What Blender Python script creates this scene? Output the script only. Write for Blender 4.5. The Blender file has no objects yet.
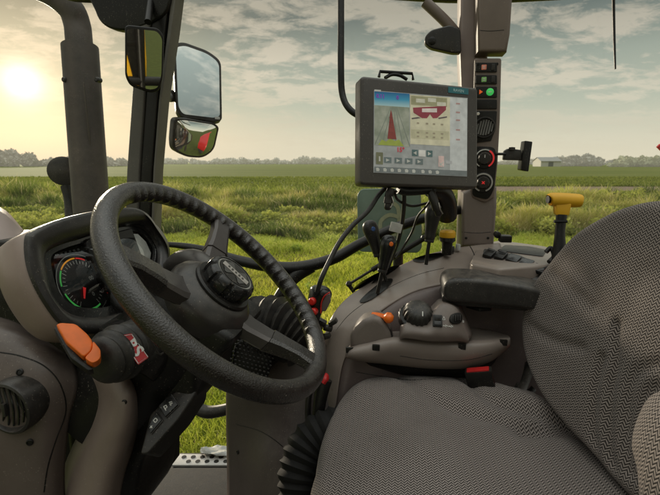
import bpy, bmesh, math, random
import numpy as np
from mathutils import Vector, Matrix, noise as mnoise
R = math.radians
rnd = random.Random(7)
rng = np.random.default_rng(11)
S = bpy.context.scene
C = S.collection
CAMZ = 2.5
PITCH = R(10.9)
CP, SP = math.cos(PITCH), math.sin(PITCH)
FPX = 440.0
CAM = Vector((0, 0, CAMZ))
V = Vector
UPV = V((0, 0, 1))
FW = V((-.988, .156, 0)).normalized()      # the way the tractor faces
BK = -FW
RT = V((.156, .988, 0)).normalized()       # the right hand side of the tractor

# ------------------------------------------------------------------ camera
cam = bpy.data.cameras.new('camera')
cam.lens = 24.0; cam.sensor_width = 36.0; cam.clip_start = .02; cam.clip_end = 12000
cam.dof.use_dof = True; cam.dof.focus_distance = .85; cam.dof.aperture_fstop = 13
co = bpy.data.objects.new('camera', cam); C.objects.link(co)
co.location = CAM; co.rotation_euler = (math.pi/2 - PITCH, 0, 0)
S.camera = co

def cam2world(x, y, z):
    f = -z
    return V((x, f*CP + y*SP, CAMZ + y*CP - f*SP))
def ray(px, py):
    a = (px-330)/FPX; b = (247.5-py)/FPX
    return V((a, CP + b*SP, b*CP - SP))
def P(px, py, d):
    return CAM + ray(px, py)*d
def PL(pts):
    return [P(*p) for p in pts]

class Frame:
    def __init__(s, o, x, y):
        s.o = V(o); s.x = V(x).normalized()
        n = s.x.cross(V(y)).normalized(); s.n = n; s.y = n.cross(s.x).normalized()
        s.M = Matrix((( s.x.x, s.y.x, n.x, s.o.x), (s.x.y, s.y.y, n.y, s.o.y), (s.x.z, s.y.z, n.z, s.o.z), (0, 0, 0, 1)))
    def tr(s, px, py, h=0.):
        r = ray(px, py); o = s.o + s.n*h
        t = (o-CAM).dot(s.n)/r.dot(s.n)
        q = CAM + r*t - o
        return (q.dot(s.x), q.dot(s.y))
    def poly(s, pts, h=0.):
        return [s.tr(a, b, h) for a, b in pts]
    def at(s, x, y, h=0.):
        return s.o + s.x*x + s.y*y + s.n*h

def side(px, py, d):            # plane parallel to the cab side, normal towards the driver
    return Frame(P(px, py, d), BK, UPV)
def flat(px, py, d):            # horizontal plane, normal up
    return Frame(P(px, py, d), BK, RT)

def catmull(pts, n=6, closed=False):
    pts = [V(p) for p in pts]; out = []; L = len(pts)
    segs = L if closed else L-1
    for i in range(segs):
        if closed:
            a, b, c, d = pts[(i-1) % L], pts[i], pts[(i+1) % L], pts[(i+2) % L]
        else:
            b, c = pts[i], pts[i+1]
            a = pts[i-1] if i > 0 else b+(b-c)
            d = pts[i+2] if i+2 < L else c+(c-b)
        for k in range(n):
            t = k/n
            out.append(.5*((2*b) + (c-a)*t + (2*a-5*b+4*c-d)*t*t + (3*b-a-3*c+d)*t*t*t))
    if not closed: out.append(pts[-1].copy())
    return out

# ------------------------------------------------------------------ object helpers
def tag(o, label=None, cat=None, group=None, kind=None):
    if label: o['label'] = label
    if cat: o['category'] = cat
    if group: o['group'] = group
    if kind: o['kind'] = kind
    return o
def thing(name, label, cat, loc, group=None):
    o = bpy.data.objects.new(name, None); C.objects.link(o)
    o.empty_display_size = .05
    o.location = loc
    return tag(o, label, cat, group)
def rootloc(p):
    v = V((0, 0, 0))
    while p is not None:
        v = v + p.location; p = p.parent
    return v

class MB:
    def __init__(s):
        s.v = []; s.f = []; s.uv = {}
    def add(s, vs, fs):
        b = len(s.v); s.v += [V(v) for v in vs]; s.f += [tuple(b+i for i in f) for f in fs]
        return s
    def bm(s, bm, M=None):
        bm.verts.index_update()
        vs = [(M @ v.co if M else v.co.copy()) for v in bm.verts]
        s.add(vs, [[v.index for v in f.verts] for f in bm.faces]); bm.free(); return s
    def box(s, M, sx, sy, sz, bev=0, seg=2):
        bm = bmesh.new(); bmesh.ops.create_cube(bm, size=1)
        for v in bm.verts: v.co = V((v.co.x*sx, v.co.y*sy, v.co.z*sz))
        if bev: bmesh.ops.bevel(bm, geom=list(bm.edges), offset=bev, segments=seg, profile=.6, affect='EDGES')
        return s.bm(bm, M)
    def prism(s, M, poly, h0, h1, bev=0, seg=3, both=False, taper=1.):
        bm = bmesh.new()
        cx = sum(p[0] for p in poly)/len(poly); cy = sum(p[1] for p in poly)/len(poly)
        a = [bm.verts.new((p[0], p[1], h0)) for p in poly]
        b = [bm.verts.new((cx+(p[0]-cx)*taper, cy+(p[1]-cy)*taper, h1)) for p in poly]
        n = len(poly)
        top = bm.faces.new(b); bot = bm.faces.new(a[::-1])
        for i in range(n): bm.faces.new((a[i], a[(i+1) % n], b[(i+1) % n], b[i]))
        bmesh.ops.recalc_face_normals(bm, faces=list(bm.faces))
        if bev:
            es = list(top.edges) + (list(bot.edges) if both else [])
            bmesh.ops.bevel(bm, geom=es, offset=bev, segments=seg, profile=.5, affect='EDGES', clamp_overlap=True)
        return s.bm(bm, M)
    def tube(s, pts, r, n=12, spline=6, closed=False, flat=1., cap=True):
        k = len(pts)
        rr = r if isinstance(r, (list, tuple)) else [r]*k
        if spline:
            q = catmull([V((i, 0, x)) for i, x in enumerate(rr)], spline, False)
            pts = catmull(pts, spline, closed)
            rr = [a.z for a in q]
            if closed: rr = [rr[0]]*len(pts)
        pts = [V(p) for p in pts]; L = len(pts)
        up = None; rings = []
        for i, p in enumerate(pts):
            if closed: t = pts[(i+1) % L]-pts[i-1]
            else: t = pts[min(i+1, L-1)]-pts[max(i-1, 0)]
            t.normalize()
            if up is None:
                up = t.cross(V((0, 0, 1)));
                if up.length < .1: up = t.cross(V((1, 0, 0)))
            up = (up - t*up.dot(t)).normalized(); w = t.cross(up)
            rings.append([p + (up*math.cos(a)+w*math.sin(a)*flat)*rr[i] for a in [2*math.pi*j/n for j in range(n)]])
        b = len(s.v); s.v += [x for rg in rings for x in rg]
        for i in range(L if closed else L-1):
            i2 = (i+1) % L
            for j in range(n):
                s.f.append((b+i*n+j, b+i*n+(j+1) % n, b+i2*n+(j+1) % n, b+i2*n+j))
        if cap and not closed:
            s.f.append(tuple(b+j for j in range(n))[::-1]); s.f.append(tuple(b+(L-1)*n+j for j in range(n)))
        return s
    def lathe(s, M, prof, n=32, mod=None, cap=True):
        b = len(s.v); L = len(prof)
        for i, (r, z) in enumerate(prof):
            for j in range(n):
                a = 2*math.pi*j/n
                q = r*(mod(a, i) if mod else 1)
                s.v.append(M @ V((q*math.cos(a), q*math.sin(a), z)))
        for i in range(L-1):
            for j in range(n):
                s.f.append((b+i*n+j, b+i*n+(j+1) % n, b+(i+1)*n+(j+1) % n, b+(i+1)*n+j))
        if cap:
            s.f.append(tuple(b+j for j in range(n))[::-1]); s.f.append(tuple(b+(L-1)*n+j for j in range(n)))
        return s
    def rings(s, rings, cap0=False, cap1=False):
        b = len(s.v); n = len(rings[0]); L = len(rings)
        s.v += [V(x) for rg in rings for x in rg]
        for i in range(L-1):
            for j in range(n):
                s.f.append((b+i*n+j, b+i*n+(j+1) % n, b+(i+1)*n+(j+1) % n, b+(i+1)*n+j))
        if cap0: s.f.append(tuple(b+j for j in range(n))[::-1])
        if cap1: s.f.append(tuple(b+(L-1)*n+j for j in range(n)))
        return s
    def grid(s, rows, sub=5):
        """smooth surface through a net of points"""
        if sub > 1:
            rows = [catmull(r, sub) for r in rows]
            cols = [catmull([r[j] for r in rows], sub) for j in range(len(rows[0]))]
            rows = [[c[i] for c in cols] for i in range(len(cols[0]))]
        b = len(s.v); m = len(rows[0])
        s.v += [x for r in rows for x in r]
        for i in range(len(rows)-1):
            for j in range(m-1):
                s.f.append((b+i*m+j, b+i*m+j+1, b+(i+1)*m+j+1, b+(i+1)*m+j))
        return s
    def build(s, name, mat, parent=None, smooth=True, ang=38, solid=0, sub=0, recalc=True):
        me = bpy.data.meshes.new(name)
        off = rootloc(parent)
        me.from_pydata([v-off for v in s.v], [], s.f)
        if recalc:
            bm = bmesh.new(); bm.from_mesh(me)
            bmesh.ops.remove_doubles(bm, verts=bm.verts, dist=1e-6)
            bmesh.ops.recalc_face_normals(bm, faces=list(bm.faces)); bm.to_mesh(me); bm.free()
        if smooth:
            me.shade_smooth(); me.set_sharp_from_angle(angle=R(ang))
        me.materials.append(mat)
        o = bpy.data.objects.new(name, me); C.objects.link(o)
        if parent is not None: o.parent = parent
        if solid:
            m = o.modifiers.new('s', 'SOLIDIFY'); m.thickness = solid; m.offset = 0
        if sub:
            m = o.modifiers.new('u', 'SUBSURF'); m.levels = sub; m.render_levels = sub
        return o

def roundpoly(poly, r, n=5):
    out = []; L = len(poly)
    for i in range(L):
        p = V((*poly[i], 0)); a = V((*poly[i-1], 0)); b = V((*poly[(i+1) % L], 0))
        rr = min(r, (a-p).length*.45, (b-p).length*.45)
        p0 = p+(a-p).normalized()*rr; p1 = p+(b-p).normalized()*rr
        for k in range(n+1):
            t = k/n
            q = p0*(1-t)**2 + p*2*t*(1-t) + p1*t*t
            out.append((q.x, q.y))
    return out
def smoothpoly(poly, n=5):
    return [(q.x, q.y) for q in catmull([V((*p, 0)) for p in poly], n, True)]
def rect(w, h, cx=0, cy=0, r=0, n=5):
    p = [(cx-w/2, cy-h/2), (cx+w/2, cy-h/2), (cx+w/2, cy+h/2), (cx-w/2, cy+h/2)]
    return roundpoly(p, r, n) if r else p
def ring(cx, cy, r0, r1, a0=0, a1=360, n=48):
    """flat annulus sector as (verts2d, faces)"""
    vs = []; fs = []
    for i in range(n+1):
        a = R(a0+(a1-a0)*i/n)
        vs += [(cx+r0*math.cos(a), cy+r0*math.sin(a)), (cx+r1*math.cos(a), cy+r1*math.sin(a))]
        if i: fs.append((2*i-2, 2*i-1, 2*i+1, 2*i))
    return vs, fs
def ribbon(m, fr, pts, w, h, n=6):
    q = catmull([V((*p, 0)) for p in pts], n); v = []
    for i, p in enumerate(q):
        t = (q[min(i+1, len(q)-1)]-q[max(i-1, 0)]).normalized(); s_ = V((-t.y, t.x, 0))*w/2
        v += [fr.at(p.x+s_.x, p.y+s_.y, h), fr.at(p.x-s_.x, p.y-s_.y, h)]
    m.add(v, [(2*i, 2*i+1, 2*i+3, 2*i+2) for i in range(len(q)-1)])
def text(body, fr, x, y, h, size, mat, parent, name='lettering', rot=0, align='CENTER', bold=0., extr=.0003):
    cu = bpy.data.curves.new('t', 'FONT'); cu.body = body; cu.size = size; cu.align_x = align; cu.align_y = 'CENTER'
    cu.extrude = extr; cu.offset = bold; cu.resolution_u = 3
    ob = bpy.data.objects.new('t', cu); C.objects.link(ob)
    dg = bpy.context.evaluated_depsgraph_get()
    me = bpy.data.meshes.new_from_object(ob.evaluated_get(dg))
    bpy.data.objects.remove(ob); bpy.data.curves.remove(cu)
    M = fr.M @ Matrix.Translation((x, y, h)) @ Matrix.Rotation(rot, 4, 'Z')
    M = Matrix.Translation(-rootloc(parent)) @ M
    me.transform(M); me.materials.append(mat); me.name = name
    o = bpy.data.objects.new(name, me); C.objects.link(o)
    if parent is not None: o.parent = parent
    return o

# ------------------------------------------------------------------ materials
def newmat(name):
    m = bpy.data.materials.new(name); m.use_nodes = True
    nt = m.node_tree; b = nt.nodes['Principled BSDF']
    return m, nt, b
def nd(nt, t, **kw):
    n = nt.nodes.new(t)
    for k, v in kw.items():
        if k.startswith('i_'):
            n.inputs[k[2:].replace('_', ' ')].default_value = v
        else: setattr(n, k, v)
    return n
def math_(nt, op, a, b=None, c=None):
    n = nt.nodes.new('ShaderNodeMath'); n.operation = op
    for i, x in enumerate((a, b, c)):
        if x is None: continue
        if isinstance(x, (int, float)): n.inputs[i].default_value = x
        else: nt.links.new(x, n.inputs[i])
    return n.outputs[0]
def ramp(nt, fac, stops):
    r = nt.nodes.new('ShaderNodeValToRGB'); e = r.color_ramp.elements
    while len(e) < len(stops): e.new(.5)
    for el, (p, c) in zip(e, stops):
        el.position = p; el.color = (*c, 1) if len(c) == 3 else c
    nt.links.new(fac, r.inputs[0]); return r.outputs[0]

def plastic(name, col, rough=.5, bump=.12, scale=900, var=.18, spec=.5, dust=.0, metal=0.):
    m, nt, b = newmat(name); L = nt.links
    tc = nd(nt, 'ShaderNodeTexCoord')
    n1 = nd(nt, 'ShaderNodeTexNoise', i_Scale=9., i_Detail=5., i_Roughness=.6); L.new(tc.outputs['Object'], n1.inputs['Vector'])
    n2 = nd(nt, 'ShaderNodeTexNoise', i_Scale=float(scale), i_Detail=2.); L.new(tc.outputs['Object'], n2.inputs['Vector'])
    n3 = nd(nt, 'ShaderNodeTexNoise', i_Scale=55., i_Detail=6., i_Roughness=.7); L.new(tc.outputs['Object'], n3.inputs['Vector'])
    lo = tuple(c*(1-var) for c in col); hi = tuple(min(1, c*(1+var)) for c in col)
    c1 = ramp(nt, n1.outputs[0], [(.3, lo), (.7, hi)])
    if dust:
        geo = nd(nt, 'ShaderNodeNewGeometry')
        sx = nd(nt, 'ShaderNodeSeparateXYZ'); L.new(geo.outputs['Normal'], sx.inputs[0])
        up = math_(nt, 'MULTIPLY', math_(nt, 'MAXIMUM', sx.outputs[2], .15), dust)
        f = math_(nt, 'MULTIPLY', up, ramp(nt, n3.outputs[0], [(.35, (0, 0, 0)), (.7, (1, 1, 1))]))
        mx = nd(nt, 'ShaderNodeMix', data_type='RGBA'); L.new(f, mx.inputs[0]); L.new(c1, mx.inputs[6]); mx.inputs[7].default_value = (.34, .29, .23, 1)
        c1 = mx.outputs[2]
        n4 = nd(nt, 'ShaderNodeTexNoise', i_Scale=420., i_Detail=1.); L.new(tc.outputs['Object'], n4.inputs['Vector'])
        n5 = nd(nt, 'ShaderNodeTexNoise', i_Scale=14., i_Detail=4.); L.new(tc.outputs['Object'], n5.inputs['Vector'])
        mp = nd(nt, 'ShaderNodeMapping'); mp.inputs['Scale'].default_value = (700, 25, 40); mp.inputs['Rotation'].default_value = (.4, .9, .3); L.new(tc.outputs['Object'], mp.inputs[0])
        n6 = nd(nt, 'ShaderNodeTexNoise', i_Scale=1., i_Detail=1.); L.new(mp.outputs[0], n6.inputs['Vector'])
        sp_ = math_(nt, 'ADD', ramp(nt, n4.outputs[0], [(.68, (0, 0, 0)), (.74, (1, 1, 1))]), ramp(nt, n6.outputs[0], [(.74, (0, 0, 0)), (.80, (.7,)*3)]))
        spf = math_(nt, 'MULTIPLY', math_(nt, 'MULTIPLY', sp_, ramp(nt, n5.outputs[0], [(.42, (0, 0, 0)), (.65, (1, 1, 1))])), .55)
        m5 = nd(nt, 'ShaderNodeMix', data_type='RGBA'); L.new(spf, m5.inputs[0]); L.new(c1, m5.inputs[6]); m5.inputs[7].default_value = (.40, .35, .29, 1)
        c1 = m5.outputs[2]
    L.new(c1, b.inputs['Base Color'])
    rr = nd(nt, 'ShaderNodeMapRange'); L.new(n3.outputs[0], rr.inputs[0]); rr.inputs[3].default_value = max(.05, rough-.12); rr.inputs[4].default_value = min(1, rough+.14)
    L.new(rr.outputs[0], b.inputs['Roughness'])
    b.inputs['Specular IOR Level'].default_value = spec; b.inputs['Metallic'].default_value = metal
    bp = nd(nt, 'ShaderNodeBump', i_Strength=bump, i_Distance=.001); L.new(n2.outputs[0], bp.inputs['Height']); L.new(bp.outputs[0], b.inputs['Normal'])
    return m
def simple(name, col, rough=.4, metal=0., emit=0., spec=.5):
    m, nt, b = newmat(name)
    tc = nd(nt, 'ShaderNodeTexCoord'); n = nd(nt, 'ShaderNodeTexNoise', i_Scale=60., i_Detail=4.)
    nt.links.new(tc.outputs['Object'], n.inputs['Vector'])
    c = ramp(nt, n.outputs[0], [(.3, tuple(x*.85 for x in col)), (.7, tuple(min(1, x*1.1) for x in col))])
    nt.links.new(c, b.inputs['Base Color'])
    n2 = nd(nt, 'ShaderNodeTexNoise', i_Scale=25., i_Detail=8., i_Roughness=.7, i_Distortion=.8); nt.links.new(tc.outputs['Object'], n2.inputs['Vector'])
    mr = nd(nt, 'ShaderNodeMapRange'); nt.links.new(n2.outputs[0], mr.inputs[0]); mr.inputs[3].default_value = max(.03, rough-.15); mr.inputs[4].default_value = rough+.18; nt.links.new(mr.outputs[0], b.inputs['Roughness'])
    b.inputs['Metallic'].default_value = metal; b.inputs['Specular IOR Level'].default_value = spec
    if emit:
        nt.links.new(c, b.inputs['Emission Color']); b.inputs['Emission Strength'].default_value = emit
    return m

BEIGE = plastic('grey_brown_plastic', (.205, .165, .145), .38, .10, 700, .12, dust=.35)
CLAD = plastic('side_cladding_plastic', (.110, .084, .073), .38, .10, 700, .12, dust=.25)  # same trim plastic darkened: shade low in the cab put into its colour
ARCH = plastic('console_arch_plastic', (.285, .232, .20), .31, .10, 700, .12, dust=.3)  # same trim plastic lightened: light from overhead put into its colour
BEIGE2 = plastic('brown_plastic', (.19, .145, .122), .40, .10, 700, .12, dust=.3)
BEIGEL = plastic('pale_trim_plastic', (.30, .235, .215), .40, .08, 700, .1, dust=.3)
DARK = plastic('charcoal_plastic', (.022, .020, .019), .34, .12, 900, .2, dust=.16, spec=.45)
BLACK = plastic('black_plastic', (.008, .0075, .007), .36, .10, 900, .2, dust=.08, spec=.35)
GLOSSB = plastic('gloss_black_plastic', (.012, .012, .012), .22, .03, 500, .2, dust=.06)
RUBBER = plastic('black_rubber', (.016, .015, .014), .46, .2, 500, .25, dust=.25)
LEATH = plastic('grained_wheel_plastic', (.016, .0125, .011), .28, 1.0, 480, .3, spec=.8, dust=.10)
HOUSE = plastic('display_housing_plastic', (.060, .052, .046), .36, .10, 1200, .1, dust=.1)
ORANGE = simple('orange_plastic', (.88, .17, .012), .34)
YEL = plastic('yellow_plastic', (.80, .43, .02), .45, .05, 600, .08)
RED = simple('red_plastic', (.55, .02, .02), .35)
REDPAINT = simple('red_paint', (.5, .015, .015), .3)
WHITE = simple('white_print', (.75, .74, .70), .5)
GREYP = simple('grey_print', (.42, .42, .40), .5)
SILV = simple('silver_trim', (.55, .53, .50), .28, .9)
STEEL = plastic('brushed_spoke_metal', (.085, .075, .07), .36, .25, 300, .25, metal=.4)
ALU = plastic('aluminium_tread', (.62, .60, .57), .45, .2, 300, .2, dust=.3)
EXH = plastic('weathered_exhaust_steel', (.060, .048, .040), .5, .12, 90, .3, metal=.25, dust=.3)
GREENL = simple('green_print', (.06, .42, .08), .4, emit=.35)
AMBERL = simple('amber_print', (.75, .30, .02), .4, emit=.35)
REDL = simple('red_print', (.65, .03, .03), .4, emit=.4)
GAITER = plastic('matt_gaiter_rubber', (.010, .0095, .009), .75, .3, 400, .3, spec=.3)
TYRE = plastic('tyre_rubber', (.02, .019, .018), .8, .5, 60, .4, dust=.5)

def fabric():
    m, nt, b = newmat('woven_zigzag_fabric'); L = nt.links
    uv = nd(nt, 'ShaderNodeUVMap'); uv.uv_map = 'UVMap'
    sx = nd(nt, 'ShaderNodeSeparateXYZ'); L.new(uv.outputs[0], sx.inputs[0])
    tc = nd(nt, 'ShaderNodeTexCoord')
    nz = nd(nt, 'ShaderNodeTexNoise', i_Scale=140., i_Detail=2.); L.new(tc.outputs['Object'], nz.inputs['Vector'])
    wob = math_(nt, 'MULTIPLY', math_(nt, 'SUBTRACT', nz.outputs[0], .5), .0012)
    u = math_(nt, 'ADD', sx.outputs[0], wob); v = math_(nt, 'ADD', sx.outputs[1], wob)
    # zigzag courses: sawtooth shift of short stitches, alternate columns lean the other way
    colw = .0048
    cu = math_(nt, 'DIVIDE', u, colw)
    tri = math_(nt, 'PINGPONG', cu, 1.0)
    ph = math_(nt, 'ADD', math_(nt, 'DIVIDE', v, .0056), math_(nt, 'MULTIPLY', tri, 1.05))
    fr = math_(nt, 'FRACT', ph)
    st = math_(nt, 'PINGPONG', math_(nt, 'MULTIPLY', fr, 2.0), 1.0)
    edge = math_(nt, 'PINGPONG', cu, .5)
    e2 = math_(nt, 'MULTIPLY', edge, 2.0)
    body = math_(nt, 'MULTIPLY', ramp(nt, st, [(.22, (0, 0, 0)), (.62, (1, 1, 1))]), ramp(nt, e2, [(.02, (.72,)*3), (.30, (1, 1, 1))]))
    nb = nd(nt, 'ShaderNodeTexNoise', i_Scale=6., i_Detail=3.); L.new(tc.outputs['Object'], nb.inputs['Vector'])
    nf = nd(nt, 'ShaderNodeTexNoise', i_Scale=900., i_Detail=2.); L.new(tc.outputs['Object'], nf.inputs['Vector'])
    f = math_(nt, 'MULTIPLY', body, math_(nt, 'ADD', math_(nt, 'MULTIPLY', nf.outputs[0], .7), .5))
    c = ramp(nt, f, [(0, (.034, .028, .025)), (.25, (.085, .074, .068)), (.9, (.385, .33, .30))])
    mx = nd(nt, 'ShaderNodeMix', data_type='RGBA', blend_type='MULTIPLY'); mx.inputs[0].default_value = .5
    L.new(c, mx.inputs[6]); L.new(ramp(nt, nb.outputs[0], [(.3, (.6, .58, .56)), (.7, (1, 1, 1))]), mx.inputs[7])
    L.new(mx.outputs[2], b.inputs['Base Color'])
    b.inputs['Roughness'].default_value = .9; b.inputs['Specular IOR Level'].default_value = .15
    b.inputs['Sheen Weight'].default_value = .12
    bp = nd(nt, 'ShaderNodeBump', i_Strength=.8, i_Distance=.0016); L.new(body, bp.inputs['Height']); L.new(bp.outputs[0], b.inputs['Normal'])
    return m
FABRIC = fabric()

def attr_mat(name, rough=.6, trans=.35):
    m, nt, b = newmat(name); L = nt.links
    a = nd(nt, 'ShaderNodeAttribute', attribute_name='Col')
    L.new(a.outputs['Color'], b.inputs['Base Color']); b.inputs['Roughness'].default_value = rough
    b.inputs['Specular IOR Level'].default_value = .25
    if trans:
        t = nd(nt, 'ShaderNodeBsdfTranslucent'); L.new(a.outputs['Color'], t.inputs[0])
        mx = nd(nt, 'ShaderNodeMixShader'); mx.inputs[0].default_value = trans
        L.new(b.outputs[0], mx.inputs[1]); L.new(t.outputs[0], mx.inputs[2]); L.new(mx.outputs[0], nt.nodes['Material Output'].inputs[0])
    return m
LEAFM = attr_mat('plant_blades', .6, .5)
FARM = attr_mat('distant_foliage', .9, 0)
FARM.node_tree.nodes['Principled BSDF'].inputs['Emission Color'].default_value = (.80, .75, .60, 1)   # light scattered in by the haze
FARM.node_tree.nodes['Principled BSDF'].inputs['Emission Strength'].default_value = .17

def glass(name='window_glass', refl=1.0):
    m, nt, b = newmat(name); L = nt.links; nt.nodes.remove(b)
    t = nd(nt, 'ShaderNodeBsdfTransparent'); t.inputs[0].default_value = (.97, .985, .975, 1)
    g = nd(nt, 'ShaderNodeBsdfGlossy'); g.inputs['Roughness'].default_value = .02; g.inputs[0].default_value = (1, 1, 1, 1)
    fr = nd(nt, 'ShaderNodeFresnel', i_IOR=1.35)
    tc = nd(nt, 'ShaderNodeTexCoord'); n = nd(nt, 'ShaderNodeTexNoise', i_Scale=3.5, i_Detail=9., i_Roughness=.75, i_Distortion=1.2); L.new(tc.outputs['Object'], n.inputs['Vector'])
    tl = nd(nt, 'ShaderNodeBsdfTranslucent'); tl.inputs[0].default_value = (.95, .9, .8, 1)
    md = nd(nt, 'ShaderNodeMixShader'); L.new(ramp(nt, n.outputs[0], [(.4, (.002,)*3), (.62, (.012,)*3), (.75, (.025,)*3)]), md.inputs[0]); L.new(t.outputs[0], md.inputs[1]); L.new(tl.outputs[0], md.inputs[2])
    mx = nd(nt, 'ShaderNodeMixShader'); L.new(math_(nt, 'MULTIPLY', fr.outputs[0], .5*refl), mx.inputs[0]); L.new(md.outputs[0], mx.inputs[1]); L.new(g.outputs[0], mx.inputs[2])
    L.new(mx.outputs[0], nt.nodes['Material Output'].inputs[0])
    return m
GLASS = glass()
def mirror():
    m, nt, b = newmat('mirror_glass'); b.inputs['Metallic'].default_value = 1; b.inputs['Roughness'].default_value = .015
    b.inputs['Base Color'].default_value = (.80, .82, .80, 1); return m
MIRROR = mirror()
#@@WORLD
# ------------------------------------------------------------------ sky and light
SUNAZ = math.atan2(-308, 463)          # from +Y, to the left
SUNEL = R(8.1)
SUND = V((math.sin(SUNAZ)*math.cos(SUNEL), math.cos(SUNAZ)*math.cos(SUNEL), math.sin(SUNEL)))
w = bpy.data.worlds.new('World'); S.world = w; w.use_nodes = True
nt = w.node_tree; L = nt.links; bg = nt.nodes['Background']
sky = nd(nt, 'ShaderNodeTexSky', sky_type='NISHITA'); sky.sun_disc = False
sky.sun_elevation = SUNEL; sky.sun_rotation = SUNAZ; sky.air_density = 1.3; sky.dust_density = 3.0
tc = nd(nt, 'ShaderNodeTexCoord')
sp = nd(nt, 'ShaderNodeSeparateXYZ'); L.new(tc.outputs['Generated'], sp.inputs[0])
z = math_(nt, 'MAXIMUM', sp.outputs[2], 0.0)
dz = math_(nt, 'ADD', z, .20)
cx = math_(nt, 'DIVIDE', sp.outputs[0], dz); cy = math_(nt, 'DIVIDE', sp.outputs[1], dz)
cv = nd(nt, 'ShaderNodeCombineXYZ'); L.new(math_(nt, 'MULTIPLY', cx, .75), cv.inputs[0]); L.new(cy, cv.inputs[1])
vm = nd(nt, 'ShaderNodeVectorRotate'); vm.rotation_type = 'Z_AXIS'; vm.inputs['Angle'].default_value = R(-28); L.new(cv.outputs[0], vm.inputs[0])
n1 = nd(nt, 'ShaderNodeTexNoise', i_Scale=2.9, i_Detail=9., i_Roughness=.62, i_Distortion=.35); L.new(vm.outputs[0], n1.inputs['Vector'])
n2 = nd(nt, 'ShaderNodeTexNoise', i_Scale=8.0, i_Detail=8., i_Roughness=.68, i_Distortion=.5); L.new(vm.outputs[0], n2.inputs['Vector'])
n3 = nd(nt, 'ShaderNodeTexNoise', i_Scale=.45, i_Detail=4., i_Roughness=.5); L.new(vm.outputs[0], n3.inputs['Vector'])
cl = math_(nt, 'ADD', math_(nt, 'MULTIPLY', n1.outputs[0], .62), math_(nt, 'MULTIPLY', n2.outputs[0], .38))
clf = ramp(nt, cl, [(.47, (0, 0, 0)), (.505, (.45,)*3), (.55, (1, 1, 1))])
gap = ramp(nt, z, [(0, (.82, .75, .57)), (.05, (.74, .70, .55)), (.12, (.52, .55, .45)), (.20, (.36, .40, .34)), (.28, (.155, .185, .168)), (.40, (.09, .115, .108)), (.55, (.16, .18, .165)), (1, (.16, .175, .165))])
cld = ramp(nt, z, [(0, (.84, .74, .55)), (.08, (.80, .72, .57)), (.2, (.74, .66, .53)), (.30, (.54, .485, .385)), (.42, (.36, .335, .28)), (1, (.38, .36, .33))])
shade = ramp(nt, n3.outputs[0], [(.35, (.66, .68, .70)), (.6, (1, 1, 1))])
cm = nd(nt, 'ShaderNodeMix', data_type='RGBA', blend_type='MULTIPLY'); cm.inputs[0].default_value = .8; L.new(cld, cm.inputs[6]); L.new(shade, cm.inputs[7])
low = ramp(nt, z, [(0, (.0,)*3), (.04, (.15,)*3), (.12, (.75,)*3), (.2, (1, 1, 1))])
mx = nd(nt, 'ShaderNodeMix', data_type='RGBA'); L.new(math_(nt, 'MULTIPLY', clf, math_(nt, 'MULTIPLY', low, .85)), mx.inputs[0]); L.new(gap, mx.inputs[6]); L.new(cm.outputs[2], mx.inputs[7])
# physical sky underneath
ms = nd(nt, 'ShaderNodeMix', data_type='RGBA'); ms.inputs[0].default_value = .08
sks = nd(nt, 'ShaderNodeMix', data_type='RGBA', blend_type='MULTIPLY'); sks.inputs[0].default_value = 1; L.new(sky.outputs[0], sks.inputs[6]); sks.inputs[7].default_value = (.1, .1, .1, 1)
L.new(mx.outputs[2], ms.inputs[6]); L.new(sks.outputs[2], ms.inputs[7])
# veiled sun
vd = nd(nt, 'ShaderNodeVectorMath', operation='DOT_PRODUCT'); L.new(tc.outputs['Generated'], vd.inputs[0]); vd.inputs[1].default_value = SUND
dt = math_(nt, 'MAXIMUM', vd.outputs['Value'], 0.)
core = math_(nt, 'MULTIPLY', math_(nt, 'POWER', dt, 2200.), 1.0)
halo = math_(nt, 'MULTIPLY', math_(nt, 'POWER', dt, 160.), .10)
wide = math_(nt, 'MULTIPLY', math_(nt, 'POWER', dt, 9.), .02)
sm = math_(nt, 'ADD', core, math_(nt, 'ADD', halo, wide))
sc = nd(nt, 'ShaderNodeMix', data_type='RGBA', blend_type='MULTIPLY'); sc.inputs[0].default_value = 1; sc.inputs[6].default_value = (1, .91, .72, 1); L.new(sm, sc.inputs[7])
ad = nd(nt, 'ShaderNodeMix', data_type='RGBA', blend_type='ADD'); ad.inputs[0].default_value = 1; L.new(ms.outputs[2], ad.inputs[6]); L.new(sc.outputs[2], ad.inputs[7])
# the sky overhead and behind the viewer, out of view: brightened to light the cab
bz = ramp(nt, sp.outputs[2], [(.50, (0, 0, 0)), (.85, (1, 1, 1))])
bb = nd(nt, 'ShaderNodeMapRange'); L.new(sp.outputs[1], bb.inputs[0]); bb.inputs[1].default_value = .35; bb.inputs[2].default_value = -.5; bb.inputs[3].default_value = 0; bb.inputs[4].default_value = 1.
bo_ = math_(nt, 'MAXIMUM', math_(nt, 'MULTIPLY', bz, 5.0), math_(nt, 'MULTIPLY', bb.outputs[0], .15))
L.new(ad.outputs[2], bg.inputs[0]); L.new(math_(nt, 'ADD', bo_, 1.0), bg.inputs[1])
sl = bpy.data.lights.new('sun', 'SUN'); sl.energy = 3.0; sl.angle = R(7); sl.color = (1, .86, .66)
so = bpy.data.objects.new('sun', sl); C.objects.link(so); so.rotation_euler = (-SUND).to_track_quat('-Z', 'Y').to_euler()
S.view_settings.view_transform = 'Standard'; S.view_settings.look = 'None'; S.view_settings.exposure = 0
S.cycles.max_bounces = 8; S.cycles.transparent_max_bounces = 12; S.cycles.sample_clamp_indirect = 5; S.cycles.caustics_reflective = False

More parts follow.
